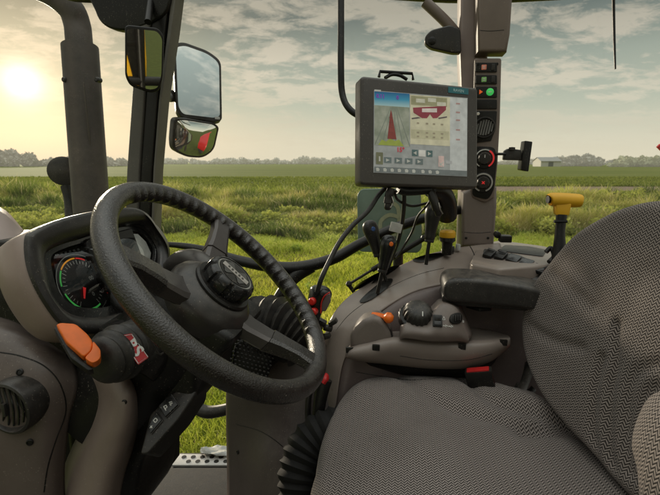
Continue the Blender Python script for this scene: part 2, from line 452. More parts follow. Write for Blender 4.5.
# ------------------------------------------------------------------ land
def groundmat():
    m, nt, b = newmat('meadow_ground'); L = nt.links
    tc = nd(nt, 'ShaderNodeTexCoord'); sp = nd(nt, 'ShaderNodeSeparateXYZ'); L.new(tc.outputs['Object'], sp.inputs[0])
    n = nd(nt, 'ShaderNodeTexNoise', i_Scale=.35, i_Detail=8., i_Roughness=.7); L.new(tc.outputs['Object'], n.inputs['Vector'])
    y = math_(nt, 'ADD', sp.outputs[1], math_(nt, 'MULTIPLY', math_(nt, 'SUBTRACT', n.outputs[0], .5), 6))
    f = math_(nt, 'DIVIDE', y, 60.)
    c = ramp(nt, f, [(0, (.10, .115, .03)), (.06, (.12, .15, .025)), (.19, (.15, .19, .025)), (.20, (.035, .040, .016)), (.45, (.04, .046, .018)), (.5, (.16, .20, .04)), (1, (.2, .24, .06))])
    mx = nd(nt, 'ShaderNodeMix', data_type='RGBA', blend_type='MULTIPLY'); mx.inputs[0].default_value = 1; L.new(c, mx.inputs[6])
    n2 = nd(nt, 'ShaderNodeTexNoise', i_Scale=4., i_Detail=8., i_Roughness=.8); L.new(tc.outputs['Object'], n2.inputs['Vector'])
    L.new(ramp(nt, n2.outputs[0], [(.3, (.5,)*3), (.7, (1.2,)*3)]), mx.inputs[7]); L.new(mx.outputs[2], b.inputs['Base Color'])
    b.inputs['Roughness'].default_value = .95; b.inputs['Specular IOR Level'].default_value = .1
    return m
def cropmat():
    m, nt, b = newmat('crop_rows'); L = nt.links
    tc = nd(nt, 'ShaderNodeTexCoord'); mp = nd(nt, 'ShaderNodeMapping'); mp.inputs['Scale'].default_value = (.02, .12, 1); L.new(tc.outputs['Object'], mp.inputs[0])
    n = nd(nt, 'ShaderNodeTexNoise', i_Scale=1., i_Detail=9., i_Roughness=.65); L.new(mp.outputs[0], n.inputs['Vector'])
    n2 = nd(nt, 'ShaderNodeTexNoise', i_Scale=2.2, i_Detail=6., i_Roughness=.8); L.new(tc.outputs['Object'], n2.inputs['Vector'])
    c = ramp(nt, n.outputs[0], [(.3, (.11, .14, .032)), (.5, (.16, .18, .045)), (.62, (.20, .205, .06)), (.8, (.14, .165, .042))])
    mx = nd(nt, 'ShaderNodeMix', data_type='RGBA', blend_type='MULTIPLY'); mx.inputs[0].default_value = 1; L.new(c, mx.inputs[6])
    L.new(ramp(nt, n2.outputs[0], [(.3, (.6,)*3), (.7, (1.15,)*3)]), mx.inputs[7])
    # aerial haze with distance
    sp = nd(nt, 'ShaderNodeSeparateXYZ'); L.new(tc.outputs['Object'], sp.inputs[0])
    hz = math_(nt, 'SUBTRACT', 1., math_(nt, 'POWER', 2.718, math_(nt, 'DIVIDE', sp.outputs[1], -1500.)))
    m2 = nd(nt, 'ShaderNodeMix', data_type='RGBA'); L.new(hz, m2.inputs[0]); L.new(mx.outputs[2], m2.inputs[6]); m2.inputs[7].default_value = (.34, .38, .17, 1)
    L.new(m2.outputs[2], b.inputs['Base Color']); b.inputs['Roughness'].default_value = .95; b.inputs['Specular IOR Level'].default_value = .05
    return m
def sheet(name, poly, z, mat):
    m = MB(); m.add([V((x, y, z)) for x, y in poly], [tuple(range(len(poly)))])
    return tag(m.build(name, mat, smooth=False), kind='structure')
sheet('ground', [(-6000, -400), (6000, -400), (6000, 9000), (-6000, 9000)], 0, groundmat())
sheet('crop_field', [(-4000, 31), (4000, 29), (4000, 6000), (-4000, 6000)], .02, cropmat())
sheet('bare_soil_strip', [(9, 36), (90, 34), (90, 45), (12, 47)], .05, plastic('bare_soil', (.20, .14, .09), .95, .5, 3, .4))

def blades(name, x, y, h, wd, lean, col, bend=.5, z0=None, foot=.6, label=None, cat=None):
    N = len(x); a = rng.uniform(0, 2*np.pi, N); la = rng.uniform(0, 2*np.pi, N)
    z0 = np.zeros(N) if z0 is None else z0
    dx = np.cos(a)*wd/2; dy = np.sin(a)*wd/2
    lx = np.cos(la)*lean*h; ly = np.sin(la)*lean*h
    v = np.zeros((N, 5, 3), np.float32)
    v[:, 0] = np.stack([x-dx, y-dy, z0], 1); v[:, 1] = np.stack([x+dx, y+dy, z0], 1)
    v[:, 2] = np.stack([x+dx*.8+lx*.35, y+dy*.8+ly*.35, z0+h*.6], 1); v[:, 3] = np.stack([x-dx*.8+lx*.35, y-dy*.8+ly*.35, z0+h*.6], 1)
    v[:, 4] = np.stack([x+lx, y+ly, z0+h*(1-bend*lean*.5)], 1)
    base = (np.arange(N)*5)[:, None]
    loops = np.concatenate([base+np.array([[0, 1, 2, 3]]), base+np.array([[3, 2, 4]])], 1).astype(np.int32).ravel()
    ls = np.empty(2*N, np.int32); ls[0::2] = np.arange(N)*7; ls[1::2] = np.arange(N)*7+4
    lt = np.empty(2*N, np.int32); lt[0::2] = 4; lt[1::2] = 3
    me = bpy.data.meshes.new(name); me.vertices.add(5*N); me.loops.add(7*N); me.polygons.add(2*N)
    me.vertices.foreach_set('co', v.ravel()); me.loops.foreach_set('vertex_index', loops); me.polygons.foreach_set('loop_start', ls); me.polygons.foreach_set('loop_total', lt)
    c = np.ones((N, 5, 4), np.float32); c[:, :, :3] = col[:, None, :]; c[:, :2, :3] *= foot; c[:, 4, :3] *= 1.15  # blade roots darkened: shadow at the foot put into the colour
    ca = me.color_attributes.new('Col', 'FLOAT_COLOR', 'POINT'); ca.data.foreach_set('color', c.ravel())
    me.update(); me.validate(); me.materials.append(LEAFM)
    o = bpy.data.objects.new(name, me); C.objects.link(o)
    return tag(o, label, cat, kind='stuff')
def vnoise(x, y, s, seed=0):
    """cheap smooth value noise"""
    r = np.random.default_rng(seed).random((256, 256)); X = x/s+100.; Y = y/s+100.
    i = np.floor(X).astype(int); j = np.floor(Y).astype(int); fx = X-i; fy = Y-j; fx = fx*fx*(3-2*fx); fy = fy*fy*(3-2*fy)
    g = lambda a, b: r[a % 256, b % 256]
    return (g(i, j)*(1-fx)+g(i+1, j)*fx)*(1-fy)+(g(i, j+1)*(1-fx)+g(i+1, j+1)*fx)*fy
def mixc(t, a, b):
    t = np.clip(t, 0, 1)[:, None]; return np.array(a)*(1-t)+np.array(b)*t
# mown lawn, denser close by
def field_pts(N, y0, y1, powr=1.):
    y = y0+(y1-y0)*rng.random(N)**powr; x = rng.uniform(-1, 1, N)*(.86*y+1.5); return x, y
x, y = field_pts(300000, 2.6, 18, 1.25)
t = vnoise(x, y, 1.3, 3)*.6+vnoise(x, y, .35, 4)*.4
col = mixc(t+rng.normal(0, .18, len(x)), (.42, .50, .04), (.98, .95, .16)); patch = vnoise(x, y*.8, 2.8, 21)*.6+vnoise(x, y, .8, 22)*.4; col *= (.62+.62*patch)[:, None]; col[:, 0] *= 1.0+.15*(vnoise(x, y, 4., 23)-.5); dry = rng.random(len(x)) < .05+.22*(vnoise(x, y, 1.1, 24) > .66); col[dry] = (.42, .36, .14)
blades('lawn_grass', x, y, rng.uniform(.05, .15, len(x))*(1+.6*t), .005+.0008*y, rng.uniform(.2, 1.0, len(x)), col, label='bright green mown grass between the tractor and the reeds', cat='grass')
# tall rough band
x, y = field_pts(330000, 12.6, 30, 1.0)
edge = 14.0+1.2*(vnoise(x, y*0, 2.5, 5)-.5)*2; keep = y > edge; x, y = x[keep], y[keep]
c1 = vnoise(x, y*2.2, 1.6, 6); c2 = vnoise(x, y*1.5, 4.5, 7); c3 = vnoise(x, y, .5, 8)
rowp = .5+.5*np.sin((y+1.5*(c2-.5)*2+.08*x)*2*np.pi/3.4)
clump = np.clip(c1*.55+c2*.3+c3*.30-.20, 0, 1)*(.25+.95*rowp)+.05
h = (.12+1.5*clump)*(.7+.6*rng.random(len(x)))*(.62+.030*(y-13))
kind = c2*.6+c3*.25+rng.random(len(x))*.25
col = mixc((kind-.25)*1.7, (.46, .54, .08), (.62, .54, .19)); dk = (vnoise(x, y, 2.2, 9) > .54) | (clump < .20)
low_ = clump < .20; col *= (.45+.75*np.clip(clump, 0, 1))[:, None]; col[dk] = mixc(rng.random(dk.sum()), (.10, .15, .03), (.28, .34, .07)); st = rng.random(len(x)) < .12; col[st] = (.75, .64, .34)  # low plants darkened: shadow between the clumps put into the colour
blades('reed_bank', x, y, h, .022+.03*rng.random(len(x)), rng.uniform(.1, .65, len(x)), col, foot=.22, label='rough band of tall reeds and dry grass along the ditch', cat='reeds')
# pale sunlit tufts at its foot
x, y = field_pts(50000, 10.5, 14.6); c1 = vnoise(x, y, .9, 12); keep = c1 > .52-.03*np.where(x > 2, 5, 0); x, y, c1 = x[keep], y[keep], c1[keep]
col = mixc(rng.random(len(x)), (.48, .60, .07), (.80, .76, .22))
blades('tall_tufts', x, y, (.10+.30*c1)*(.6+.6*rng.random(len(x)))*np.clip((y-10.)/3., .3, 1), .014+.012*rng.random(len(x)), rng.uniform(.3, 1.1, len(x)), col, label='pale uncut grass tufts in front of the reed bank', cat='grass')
# broad leaved weeds scattered in the mown grass
wx, wy = field_pts(70, 4, 16); cs = [(a, b, .08, rnd.uniform(.10, .28), .15, rnd.uniform(.08, .2)) for a, b in zip(wx, wy)]
WEEDS = cs
# young crop
x, y = field_pts(90000, 31, 75, 1.4); y = np.round(y/.5)*.5+rng.normal(0, .07, len(y)); t = vnoise(x*.3, y, 3, 14)
soil = (x > 8) & (y > 35.5) & (y < 46.5); x, y, t = x[~soil], y[~soil], t[~soil]
col = mixc(t*.8+.3*rng.random(len(x)), (.13, .17, .035), (.30, .33, .07))
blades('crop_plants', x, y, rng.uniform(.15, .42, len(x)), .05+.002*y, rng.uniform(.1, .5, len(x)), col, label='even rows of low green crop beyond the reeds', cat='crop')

def leafmass(name, lab, cat, centres, n, size, colA, colB, kind=None, mat=FARM):
    """crowns as many small leaf clumps in uneven ellipsoids: centres = (x,y,z,rx,ry,rz)"""
    c = np.array(centres); wts = c[:, 3]*c[:, 5]; k = rng.choice(len(c), n, p=wts/wts.sum())
    u = rng.normal(size=(n, 3)); u /= np.linalg.norm(u, axis=1)[:, None]; rr = rng.random(n)**.4
    p = c[k, :3]+u*c[k, 3:6]*rr[:, None]*(.75+.45*rng.random(n))[:, None]; p[:, 2] = np.maximum(p[:, 2], .05)
    a = rng.normal(size=(n, 3)); a /= np.linalg.norm(a, axis=1)[:, None]; b = np.cross(a, rng.normal(size=(n, 3))); b /= np.linalg.norm(b, axis=1)[:, None]
    s = size*rng.uniform(.6, 1.5, n)[:, None]
    v = np.stack([p-a*s-b*s*.6, p+a*s-b*s*.6, p+a*s*.8+b*s*.6, p-a*s*.8+b*s*.6], 1).reshape(-1, 3)
    me = bpy.data.meshes.new(name); me.from_pydata(v.tolist(), [], np.arange(4*n).reshape(-1, 4).tolist())
    t = np.clip(.5+.5*u[:, 2]*rr+rng.normal(0, .15, n), 0, 1); cc = np.ones((n, 4, 4), np.float32); cc[:, :, :3] = mixc(t, colA, colB)[:, None]  # leaves lighter up each clump, darker below: shading put into the colour
    ca = me.color_attributes.new('Col', 'FLOAT_COLOR', 'POINT'); ca.data.foreach_set('color', cc.ravel())
    me.materials.append(mat); o = bpy.data.objects.new(name, me); C.objects.link(o)
    return tag(o, lab, cat, kind=kind)
def hx(px, d): return (px-330)/FPX*d*CP
# tree belts: each reads as one mass a few pixels high
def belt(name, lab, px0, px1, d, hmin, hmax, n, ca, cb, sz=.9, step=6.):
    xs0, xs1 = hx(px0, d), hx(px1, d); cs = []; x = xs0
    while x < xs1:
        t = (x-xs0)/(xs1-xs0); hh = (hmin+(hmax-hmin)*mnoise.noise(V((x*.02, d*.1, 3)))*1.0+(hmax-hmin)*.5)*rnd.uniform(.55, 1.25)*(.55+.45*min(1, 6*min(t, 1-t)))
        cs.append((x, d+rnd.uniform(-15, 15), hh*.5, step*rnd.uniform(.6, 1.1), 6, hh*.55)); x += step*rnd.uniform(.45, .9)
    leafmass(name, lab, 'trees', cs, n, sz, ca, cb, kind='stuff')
HZA, HZB = (.17, .17, .15), (.27, .26, .225)
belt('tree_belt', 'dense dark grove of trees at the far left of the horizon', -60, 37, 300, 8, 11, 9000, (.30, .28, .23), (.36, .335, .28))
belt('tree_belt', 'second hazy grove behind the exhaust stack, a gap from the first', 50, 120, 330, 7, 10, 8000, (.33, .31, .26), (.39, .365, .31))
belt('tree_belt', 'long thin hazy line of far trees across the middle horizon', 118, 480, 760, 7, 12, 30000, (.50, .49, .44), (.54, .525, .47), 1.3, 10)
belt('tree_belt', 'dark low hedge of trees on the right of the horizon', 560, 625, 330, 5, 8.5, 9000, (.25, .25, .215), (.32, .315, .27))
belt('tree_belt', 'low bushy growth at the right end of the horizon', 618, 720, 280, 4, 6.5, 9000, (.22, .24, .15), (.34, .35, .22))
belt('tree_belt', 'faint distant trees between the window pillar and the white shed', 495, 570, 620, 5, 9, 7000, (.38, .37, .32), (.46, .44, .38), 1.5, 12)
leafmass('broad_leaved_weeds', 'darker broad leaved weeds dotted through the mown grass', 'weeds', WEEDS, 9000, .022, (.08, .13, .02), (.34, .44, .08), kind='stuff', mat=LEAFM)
# olive shrubs standing in the rough band on the right, and scattered ones elsewhere
cs = []
for i in range(140):
    xx = rnd.uniform(4.5, 19) if i < 34 else rnd.uniform(-21, 5); yy = rnd.choice((15.2, 17.0, 20.0, 23.5, 27.))+rnd.uniform(-.7, .7); hh = rnd.uniform(.4, .85)*(1.05 if i < 34 else .85)
    for k in range(4): cs.append((xx+rnd.uniform(-.7, .7), yy+rnd.uniform(-.4, .4), hh*.5, rnd.uniform(.35, .7), .5, hh*rnd.uniform(.5, .75)))
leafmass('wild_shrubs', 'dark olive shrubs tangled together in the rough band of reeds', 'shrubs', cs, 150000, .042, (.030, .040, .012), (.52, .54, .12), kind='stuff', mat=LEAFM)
# white farm shed
sh = thing('farm_shed', 'small white farm shed with grey pitched roof on the right horizon', 'shed', (hx(547, 300), 300, 0))
X0, X1 = hx(541, 300), hx(561, 300)
m = MB(); m.add([(X0, 300, 0), (X1, 300, 0), (X1, 300, 3.6), (X0, 300, 3.6), (X0, 312, 0), (X1, 312, 0), (X1, 312, 3.6), (X0, 312, 3.6), (X0, 306, 6), (X1, 306, 6)], [(0, 1, 2, 3), (5, 4, 7, 6), (1, 5, 6, 9, 2), (4, 0, 3, 8, 7)]); m.build('wall', simple('white_cladding', (.62, .60, .54), .7), sh, smooth=False)
m = MB(); m.add([(X0-.4, 299.4, 3.5), (X1+.4, 299.4, 3.5), (X1+.4, 306, 6.2), (X0-.4, 306, 6.2), (X0-.4, 312.6, 3.5), (X1+.4, 312.6, 3.5)], [(0, 1, 2, 3), (3, 2, 5, 4)]); m.build('roof', simple('grey_sheet_roof', (.40, .39, .36), .7), sh, smooth=False, solid=.15)
m = MB(); m.box(Matrix.Translation(((X0+X1)/2, 299.95, 1.5)), 3.2, .12, 3.0); m.build('door', simple('grey_door', (.22, .22, .21), .7), sh, smooth=False)
# ================================================================== THE CAB
cab = thing('tractor_cab', 'dark tractor cab with slim pillars, tubular window frame and glass round the driver', 'tractor cab', (0, 1.0, CAMZ-1.05))
# front right pillar
fp = side(140, 150, 1.38)
m = MB(); m.prism(fp.M, fp.poly([(126, 262), (129, 170), (134, 100), (139, 20), (144, -40), (158, -40), (152, 20), (146, 100), (141, 170), (138, 262)]), -.05, .012, .004); m.build('front_pillar', plastic('pillar_grey_trim', (.105, .098, .086), .5, .1, 500, .15, dust=.3), cab)
m = MB(); m.prism(fp.M, fp.poly([(139, 262), (142, 170), (147, 100), (153, 20), (159, -40), (174, -40), (167, 20), (158, 100), (152.5, 170), (149, 262)]), -.06, .006, .003); m.build('pillar_seal', BLACK, cab)
m = MB(); m.prism(fp.M, fp.poly([(149.5, 262), (153, 170), (158.5, 100), (167.5, 30), (174.5, -40), (180, -40), (171.5, 30), (161, 100), (155, 170), (152, 262)]), -.05, .0, .003); m.build('pillar_edge', plastic('pillar_edge_trim', (.16, .15, .13), .5, .1, 500, .15, dust=.3), cab)
# roof lining corner and roof rail above
rr_ = side(140, 20, 1.30)
m = MB(); m.prism(rr_.M, smoothpoly(rr_.poly([(94, -14), (97, 12), (106, 26), (122, 31), (138, 29), (156, 22), (168, 12), (172, -8), (170, -20)]), 4), -.02, .01, .006); m.build('roof_corner', BLACK, cab)
m = MB(); m.tube([P(60, -20, 1.32), P(90, -8, 1.32), P(300, -16, 1.30), P(480, -8, 1.27), P(700, -22, 1.2), P(760, -28, 1.18)], .03, 12, 6); m.build('roof_rail', DARK, cab)
# rear right pillar, narrow light strip, box and switch panel
bp_ = side(480, 150, 1.24)
m = MB(); m.prism(bp_.M, bp_.poly([(459, 252), (461, 190), (461.5, 90), (460, 50), (461, -40), (486, -40), (488, 60), (488, 252)]), -.07, .0, .008); m.build('rear_pillar', BEIGEL, cab)
m = MB(); m.prism(bp_.M, bp_.poly([(459, 244), (461, 192), (470, 186), (494, 186), (494, 205), (491, 244)]), .002, .045, .012); m.build('pillar_foot_cover', BEIGE, cab)
m = MB(); m.prism(bp_.M, bp_.poly([(474, 57), (473, -40), (510, -40), (505, 40), (502, 57)]), .002, .06, .008); m.build('pillar_head_cover', BEIGE2, cab)
pp = Frame(bp_.o + bp_.n*.05, BK - RT*.12, UPV)
sw = MB(); sw.prism(pp.M, roundpoly(pp.poly([(474.5, 58), (501.5, 58), (500, 120), (497.5, 165), (494, 198), (485, 203), (472, 198), (470, 190), (473, 120)]), .006, 4), -.045, .0, .004); panel = sw.build('switch_panel', BEIGE2, cab)
def panel_rect(pts, h0, h1, mat, name, parent, bev=.001):
    m = MB(); m.prism(pp.M, roundpoly(pp.poly(pts, h1), .0025, 3), h0, h1, bev); return m.build(name, mat, parent)
for (y0, y1, kind) in ((62.5, 72, 'r'), (75, 84, 'g'), (86.5, 97.5, 'd'), (99.5, 109, 'b')):
    b = panel_rect([(475.5, y1), (497, y1), (497, y0), (475.5, y0)], .001, .004, BLACK, 'rocker_switch', panel)
    yc = (y0+y1)/2
    if kind in 'rg':
        x_, y_ = pp.tr(484, yc, .004); q = MB(); q.prism(pp.M, rect(.0125, .0125, x_, y_, .002), .0042, .0052, .0003)
        q.build('indicator_lens', simple('red_lens' if kind == 'r' else 'green_lens', (.50, .16, .10) if kind == 'r' else (.16, .34, .10), .3, emit=.25), b)
        q = MB(); q.prism(pp.M, rect(.006, .0018, x_, y_+.002), .0053, .0056); q.prism(pp.M, rect(.006, .0018, x_, y_-.002), .0053, .0056); q.build('symbol', WHITE, b)
        x2, y2 = pp.tr(493, yc, .004); q = MB(); q.prism(pp.M, rect(.009, .016, x2, y2, .002), .0042, .0065, .001); q.build('rocker', DARK, b)
    if kind == 'd':
        x_, y_ = pp.tr(480.5, yc, .004); q = MB(); q.prism(pp.M, roundpoly([(x_-.003, y_-.006), (x_+.006, y_), (x_-.003, y_+.006)], .001), .0042, .0056, .0004); q.build('warning_lens', simple('orange_red_lens', (.75, .12, .02), .3, emit=.4), b)
        x_, y_ = pp.tr(490, yc, .004); q = MB(); q.lathe(pp.M @ Matrix.Translation((x_, y_, .0042)), [(.0095, 0), (.0095, .0015), (.008, .0025), (0.0001, .0025)], 24); q.build('warning_lens', simple('green_round_lens', (.05, .50, .10), .3, emit=.5), b)
        q = MB(); q.prism(pp.M, rect(.008, .002, x_, y_), .0068, .0072); q.build('symbol', WHITE, b)
# air vent with bright fins
b = panel_rect([(475, 143), (491, 141), (496, 128), (497, 111), (475, 111)], .0008, .003, BLACK, 'side_vent', panel)
vx_, vy_ = pp.tr(484.5, 127.5, .006); q = MB(); q.lathe(pp.M @ Matrix.Translation((vx_, vy_, .0035)), [(.0275, -.001), (.0285, .004), (.0270, .007), (.0245, .0072), (.0235, .003), (.0235, -.0005)], 40, cap=False); q.build('vent_ring', DARK, b)
q = MB()
for k in range(7):
    x_, y_ = pp.tr(477+k*2.6, 126, .004); xo_ = -.0195+k*.0065; q.box(pp.M @ Matrix.Translation((vx_+xo_, vy_, .0055)) @ Matrix.Rotation(R(-10), 4, 'Z') @ Matrix.Rotation(R(35), 4, 'Y'), .0012, 1.75*math.sqrt(.0232**2-xo_**2), .006)
q.build('fins', plastic('vent_fin_plastic', (.30, .29, .27), .3, .05), b)
x_, y_ = pp.tr(478, 114, .004); q = MB(); q.lathe(pp.M @ Matrix.Translation((x_, y_, .004)), [(.0045, 0), (.0045, .003), (.0035, .004), (.0001, .004)], 16); q.build('fin_lever', SILV, b)
# two rotary dials
m_ = MB(); m_.prism(pp.M, roundpoly(pp.poly([(472, 196), (488, 200), (494, 190), (497, 160), (495, 147), (473, 146)], .003), .012, 4), .0008, .0035, .0015); plate = m_.build('dial_plate', BLACK, panel)
for (px, py, rr_px, redarc) in ((484.5, 158.5, 10.5, True), (483, 182.5, 10.5, False)):
    x_, y_ = pp.tr(px, py, .006); T = pp.M @ Matrix.Translation((x_, y_, .0037)); r = rr_px/FPX*1.16
    q = MB(); q.lathe(T, [(r, 0), (r, .003), (r*.93, .0042), (r*.9, .0042), (.0001, .0042)], 40); dl = q.build('rotary_dial', BLACK, plate)
    def arc(r0, r1, a0, a1, h, mat, nm):
        vs, fs = ring(x_, y_, r0, r1, a0, a1); z_ = MB(); z_.add([pp.at(a, b_, .0037+h) for a, b_ in vs], fs); z_.build(nm, mat, dl, recalc=False)
    if redarc: arc(r*.76, r*.92, -60, 60, .0046, REDL, 'scale'); arc(r*.80, r*.90, 62, 240, .0046, WHITE, 'scale')
    else: arc(r*.78, r*.92, -70, 250, .0046, simple('pale_scale', (.5, .48, .44), .5), 'scale')
    q = MB(); q.lathe(T @ Matrix.Translation((0, 0, .0045)), [(r*.62, 0), (r*.60, .008), (r*.52, .011), (.0001, .0115)], 30, mod=lambda a, i: 1+.05*math.cos(a*12)); kb = q.build('knob', DARK, dl)
    if not redarc:
        q = MB(); 
        for a in (45, 135): q.box(T @ Matrix.Translation((0, 0, .0163)) @ Matrix.Rotation(R(a), 4, 'Z'), .010, .0022, .0006)
        q.build('symbol', REDL, kb)
    else:
        q = MB(); q.box(T @ Matrix.Translation((.0, .006, .0163)), .0018, .008, .0008); q.build('pointer', WHITE, kb)
# roof bracket by the pillar
bk = side(440, 42, 1.18)
m = MB(); m.prism(bk.M, roundpoly(bk.poly([(425, 37), (431, 31), (450, 26), (460, 30), (461, 54), (452, 54), (430, 49), (424, 44)]), .008), -.012, .012, .004); br = m.build('roof_bracket', DARK, cab)
x_, y_ = bk.tr(432, 41, .012); q = MB(); q.lathe(bk.M @ Matrix.Translation((x_, y_, .012)), [(.010, 0), (.010, .004), (.006, .006), (.0001, .006)], 20); q.build('bolt', BLACK, br)
m = MB(); m.tube([P(425, 2, 1.22), P(446, 22, 1.22), P(459, 38, 1.22), P(464, 52, 1.225)], [.015, .015, .014, .012], 12); m.build('lining_strip', BEIGE2, cab)
# grab rail of the rear window (bends behind the display)
m = MB(); m.tube([P(341, -30, 1.16), P(341, 27, 1.15), P(341, 70, 1.14), P(342, 92, 1.14), P(347, 106, 1.13), P(358, 115, 1.12), P(378, 119, 1.12), P(420, 120, 1.14), P(470, 121, 1.2)], .0085, 12, 6); m.build('grab_rail', BLACK, cab)
# window frame tubes
m = MB(); m.tube([P(128, 252, 1.42), P(150, 245, 1.41), P(175, 245, 1.39), P(205, 250, 1.37), P(245, 262, 1.34), P(290, 268, 1.31), P(330, 260, 1.29), P(362, 243, 1.28), P(400, 226, 1.26), P(440, 214, 1.26), P(480, 206, 1.31)], [.008, .008, .012, .016, .021, .024, .022, .020, .019, .018, .016], 14, 6, flat=.75); m.build('window_frame', BLACK, cab)
m = MB(); m.tube([P(312, 266, 1.30), P(296, 276, 1.30), P(282, 292, 1.29), P(270, 312, 1.28), P(258, 336, 1.27), P(246, 372, 1.27), P(238, 430, 1.28), P(232, 520, 1.3)], [.020, .020, .016, .013, .011, .010, .010, .010], 12, 6); m.build('window_frame', BLACK, cab)
# lower frame at the floor, sill
m = MB(); m.tube([P(40, 500, 1.5), P(147, 400, 1.47), P(150, 300, 1.44), P(151, 245, 1.41)], .014, 10, 5); m.build('window_frame', BLACK, cab)
fl = flat(200, 462, 1.43)
m = MB(); m.prism(fl.M, fl.poly([(-300, 560), (-40, 464), (470, 464), (620, 560)]), -.06, -.012, .006); m.build('floor_mat', plastic('dark_floor_mat', (.022, .021, .020), .8, .4, 300, .4, dust=.15), cab)
# floor under seat and viewer, low rear panel: added to block ground bounce
m = MB(); m.prism(Matrix.Translation((0, 0, fl.o.z)), [(-1.2, -.55), (1.3, -.75), (1.3, 1.0), (-.35, 1.05), (-1.0, .9)], -.10, -.065, .006); m.build('floor_pan', DARK, cab)
m = MB(); m.prism(Matrix.Translation((0, 0, fl.o.z)), [(.78, -.5), (.84, -.5), (1.10, 1.1), (1.04, 1.1)], -.05, .75, .006); m.build('rear_bulkhead', DARK, cab)
# cab glass
gf = Frame(fp.o - RT*.02, BK, UPV); x0, y0 = gf.tr(153, 258); x1, y1 = gf.tr(462, -40)
def pane(pts, nm='window_glass'):
    m = MB(); m.add(pts, [(0, 1, 2, 3)]); return m.build(nm, GLASS, cab, smooth=False)
pane([P(151, 246, 1.425), P(462, 232, 1.30), P(461, -30, 1.30), P(168, -30, 1.42)])
pane([P(489, 240, 1.29), P(900, 330, 1.02), P(900, -200, 1.02), P(505, -30, 1.29)])
pane([P(127, 250, 1.45), P(138, -40, 1.45), P(-420, -260, 1.15), P(-420, 330, 1.15)], 'windscreen')

# perforated step at the far side
DY = 3
st = thing('access_step', 'perforated silver aluminium step outside the far sill with grass behind', 'step', P(200, 458, 1.62))
sf = flat(205, 457, 1.60)
m = MB(); m.prism(sf.M, sf.poly([(172, 465), (175, 454), (300, 454), (300, 465)]), -.006, 0, .001); tr_ = m.build('tread', ALU, st)
holes = MB()
for r_ in range(2):
    for k in range(13):
        x_, y_ = sf.tr(184+k*9.3+(4.5 if r_ else 0), 457.0+r_*4.4); holes.lathe(sf.M @ Matrix.Translation((x_, y_, .0012)), [(.0088, -.002), (.0088, 0), (.0001, 0)], 14)
holes.build('perforation', BLACK, tr_)
m = MB(); m.prism(sf.M, sf.poly([(150, 475), (150, 451), (310, 451), (310, 475)]), -.05, -.0075, .003); m.build('step_frame', DARK, st)
# scrunched clear film by the step
cf = MB(); rws = []
for i in range(7):
    rws.append([P(200+6*j+rnd.uniform(-2, 2), 446+1.4*i+rnd.uniform(-2, 2), 1.66-.012*i+rnd.uniform(-.01, .01)) for j in range(6)])
cf.grid(rws, 2); tag(cf.build('plastic_film', plastic('crumpled_film', (.5, .5, .47), .25, .3, 80, .3), ang=20), 'crumpled scrap of pale plastic film lying behind the perforated step', 'film')
# handrail end
hr = MB(); hr.tube([P(200, 399, 1.40), P(197.5, 404, 1.39), P(200, 409.5, 1.38), P(208, 412, 1.37), P(219, 411, 1.36), P(236, 407, 1.34), P(262, 402, 1.30)], [.017, .0185, .0195, .0195, .0185, .017, .017], 16, 6)
tag(hr.build('access_handrail', RUBBER), 'black hooked handrail end showing against the grass low behind the wheel', 'handrail')

# ---------------------------------------------------------------- exhaust, lamp, mirrors outside
ex = thing('exhaust_stack', 'weathered grey exhaust stack in perforated shield rising at the left', 'exhaust', P(92, 250, 1.78))
def cyl_between(a, b, r0, r1, n=28): m = MB(); m.tube([a, b], [r0, r1], n, 0); return m
m = MB(); m.tube([P(99, 300, 1.74), P(91, 200, 1.74), P(80, 47, 1.74)], [.062, .066, .067], 32, 4); shd = m.build('heat_shield', EXH, ex)
m = MB(); m.tube([P(80.5, 60, 1.74), P(79, 40, 1.74), P(77, 24, 1.74), P(70, 8, 1.72), P(50, -8, 1.70), P(20, -20, 1.68)], .049, 24, 5); m.build('tail_pipe', EXH, ex)
for px in (66, 98.5):
    q = MB(); q.lathe(Frame(P(px, 80, 1.69), BK, UPV).M, [(.010, -.01), (.010, .012), (.006, .016), (.0001, .016)], 12); q.build('bolt', DARK, shd)
m = MB(); m.box(Frame(P(88, 124, 1.675), BK, UPV).M, .006, .30, .006, .002); m.build('seam', EXH, shd)
lamp = thing('work_lamp', 'round dark work lamp housing partly behind the exhaust stack', 'lamp', P(64, 172, 1.85))
T = Frame(P(64, 171, 1.85), V((1, .5, 0)), UPV).M
m = MB(); m.lathe(T, [(.0001, -.07), (.03, -.066), (.052, -.045), (.060, -.01), (.060, .02), (.052, .026), (.0001, .026)], 32); m.build('housing', DARK, lamp)
m = MB(); m.tube([P(66, 186, 1.86), P(69, 200, 1.86), P(73, 225, 1.86)], [.022, .02, .03], 12); m.build('bracket', BLACK, lamp)

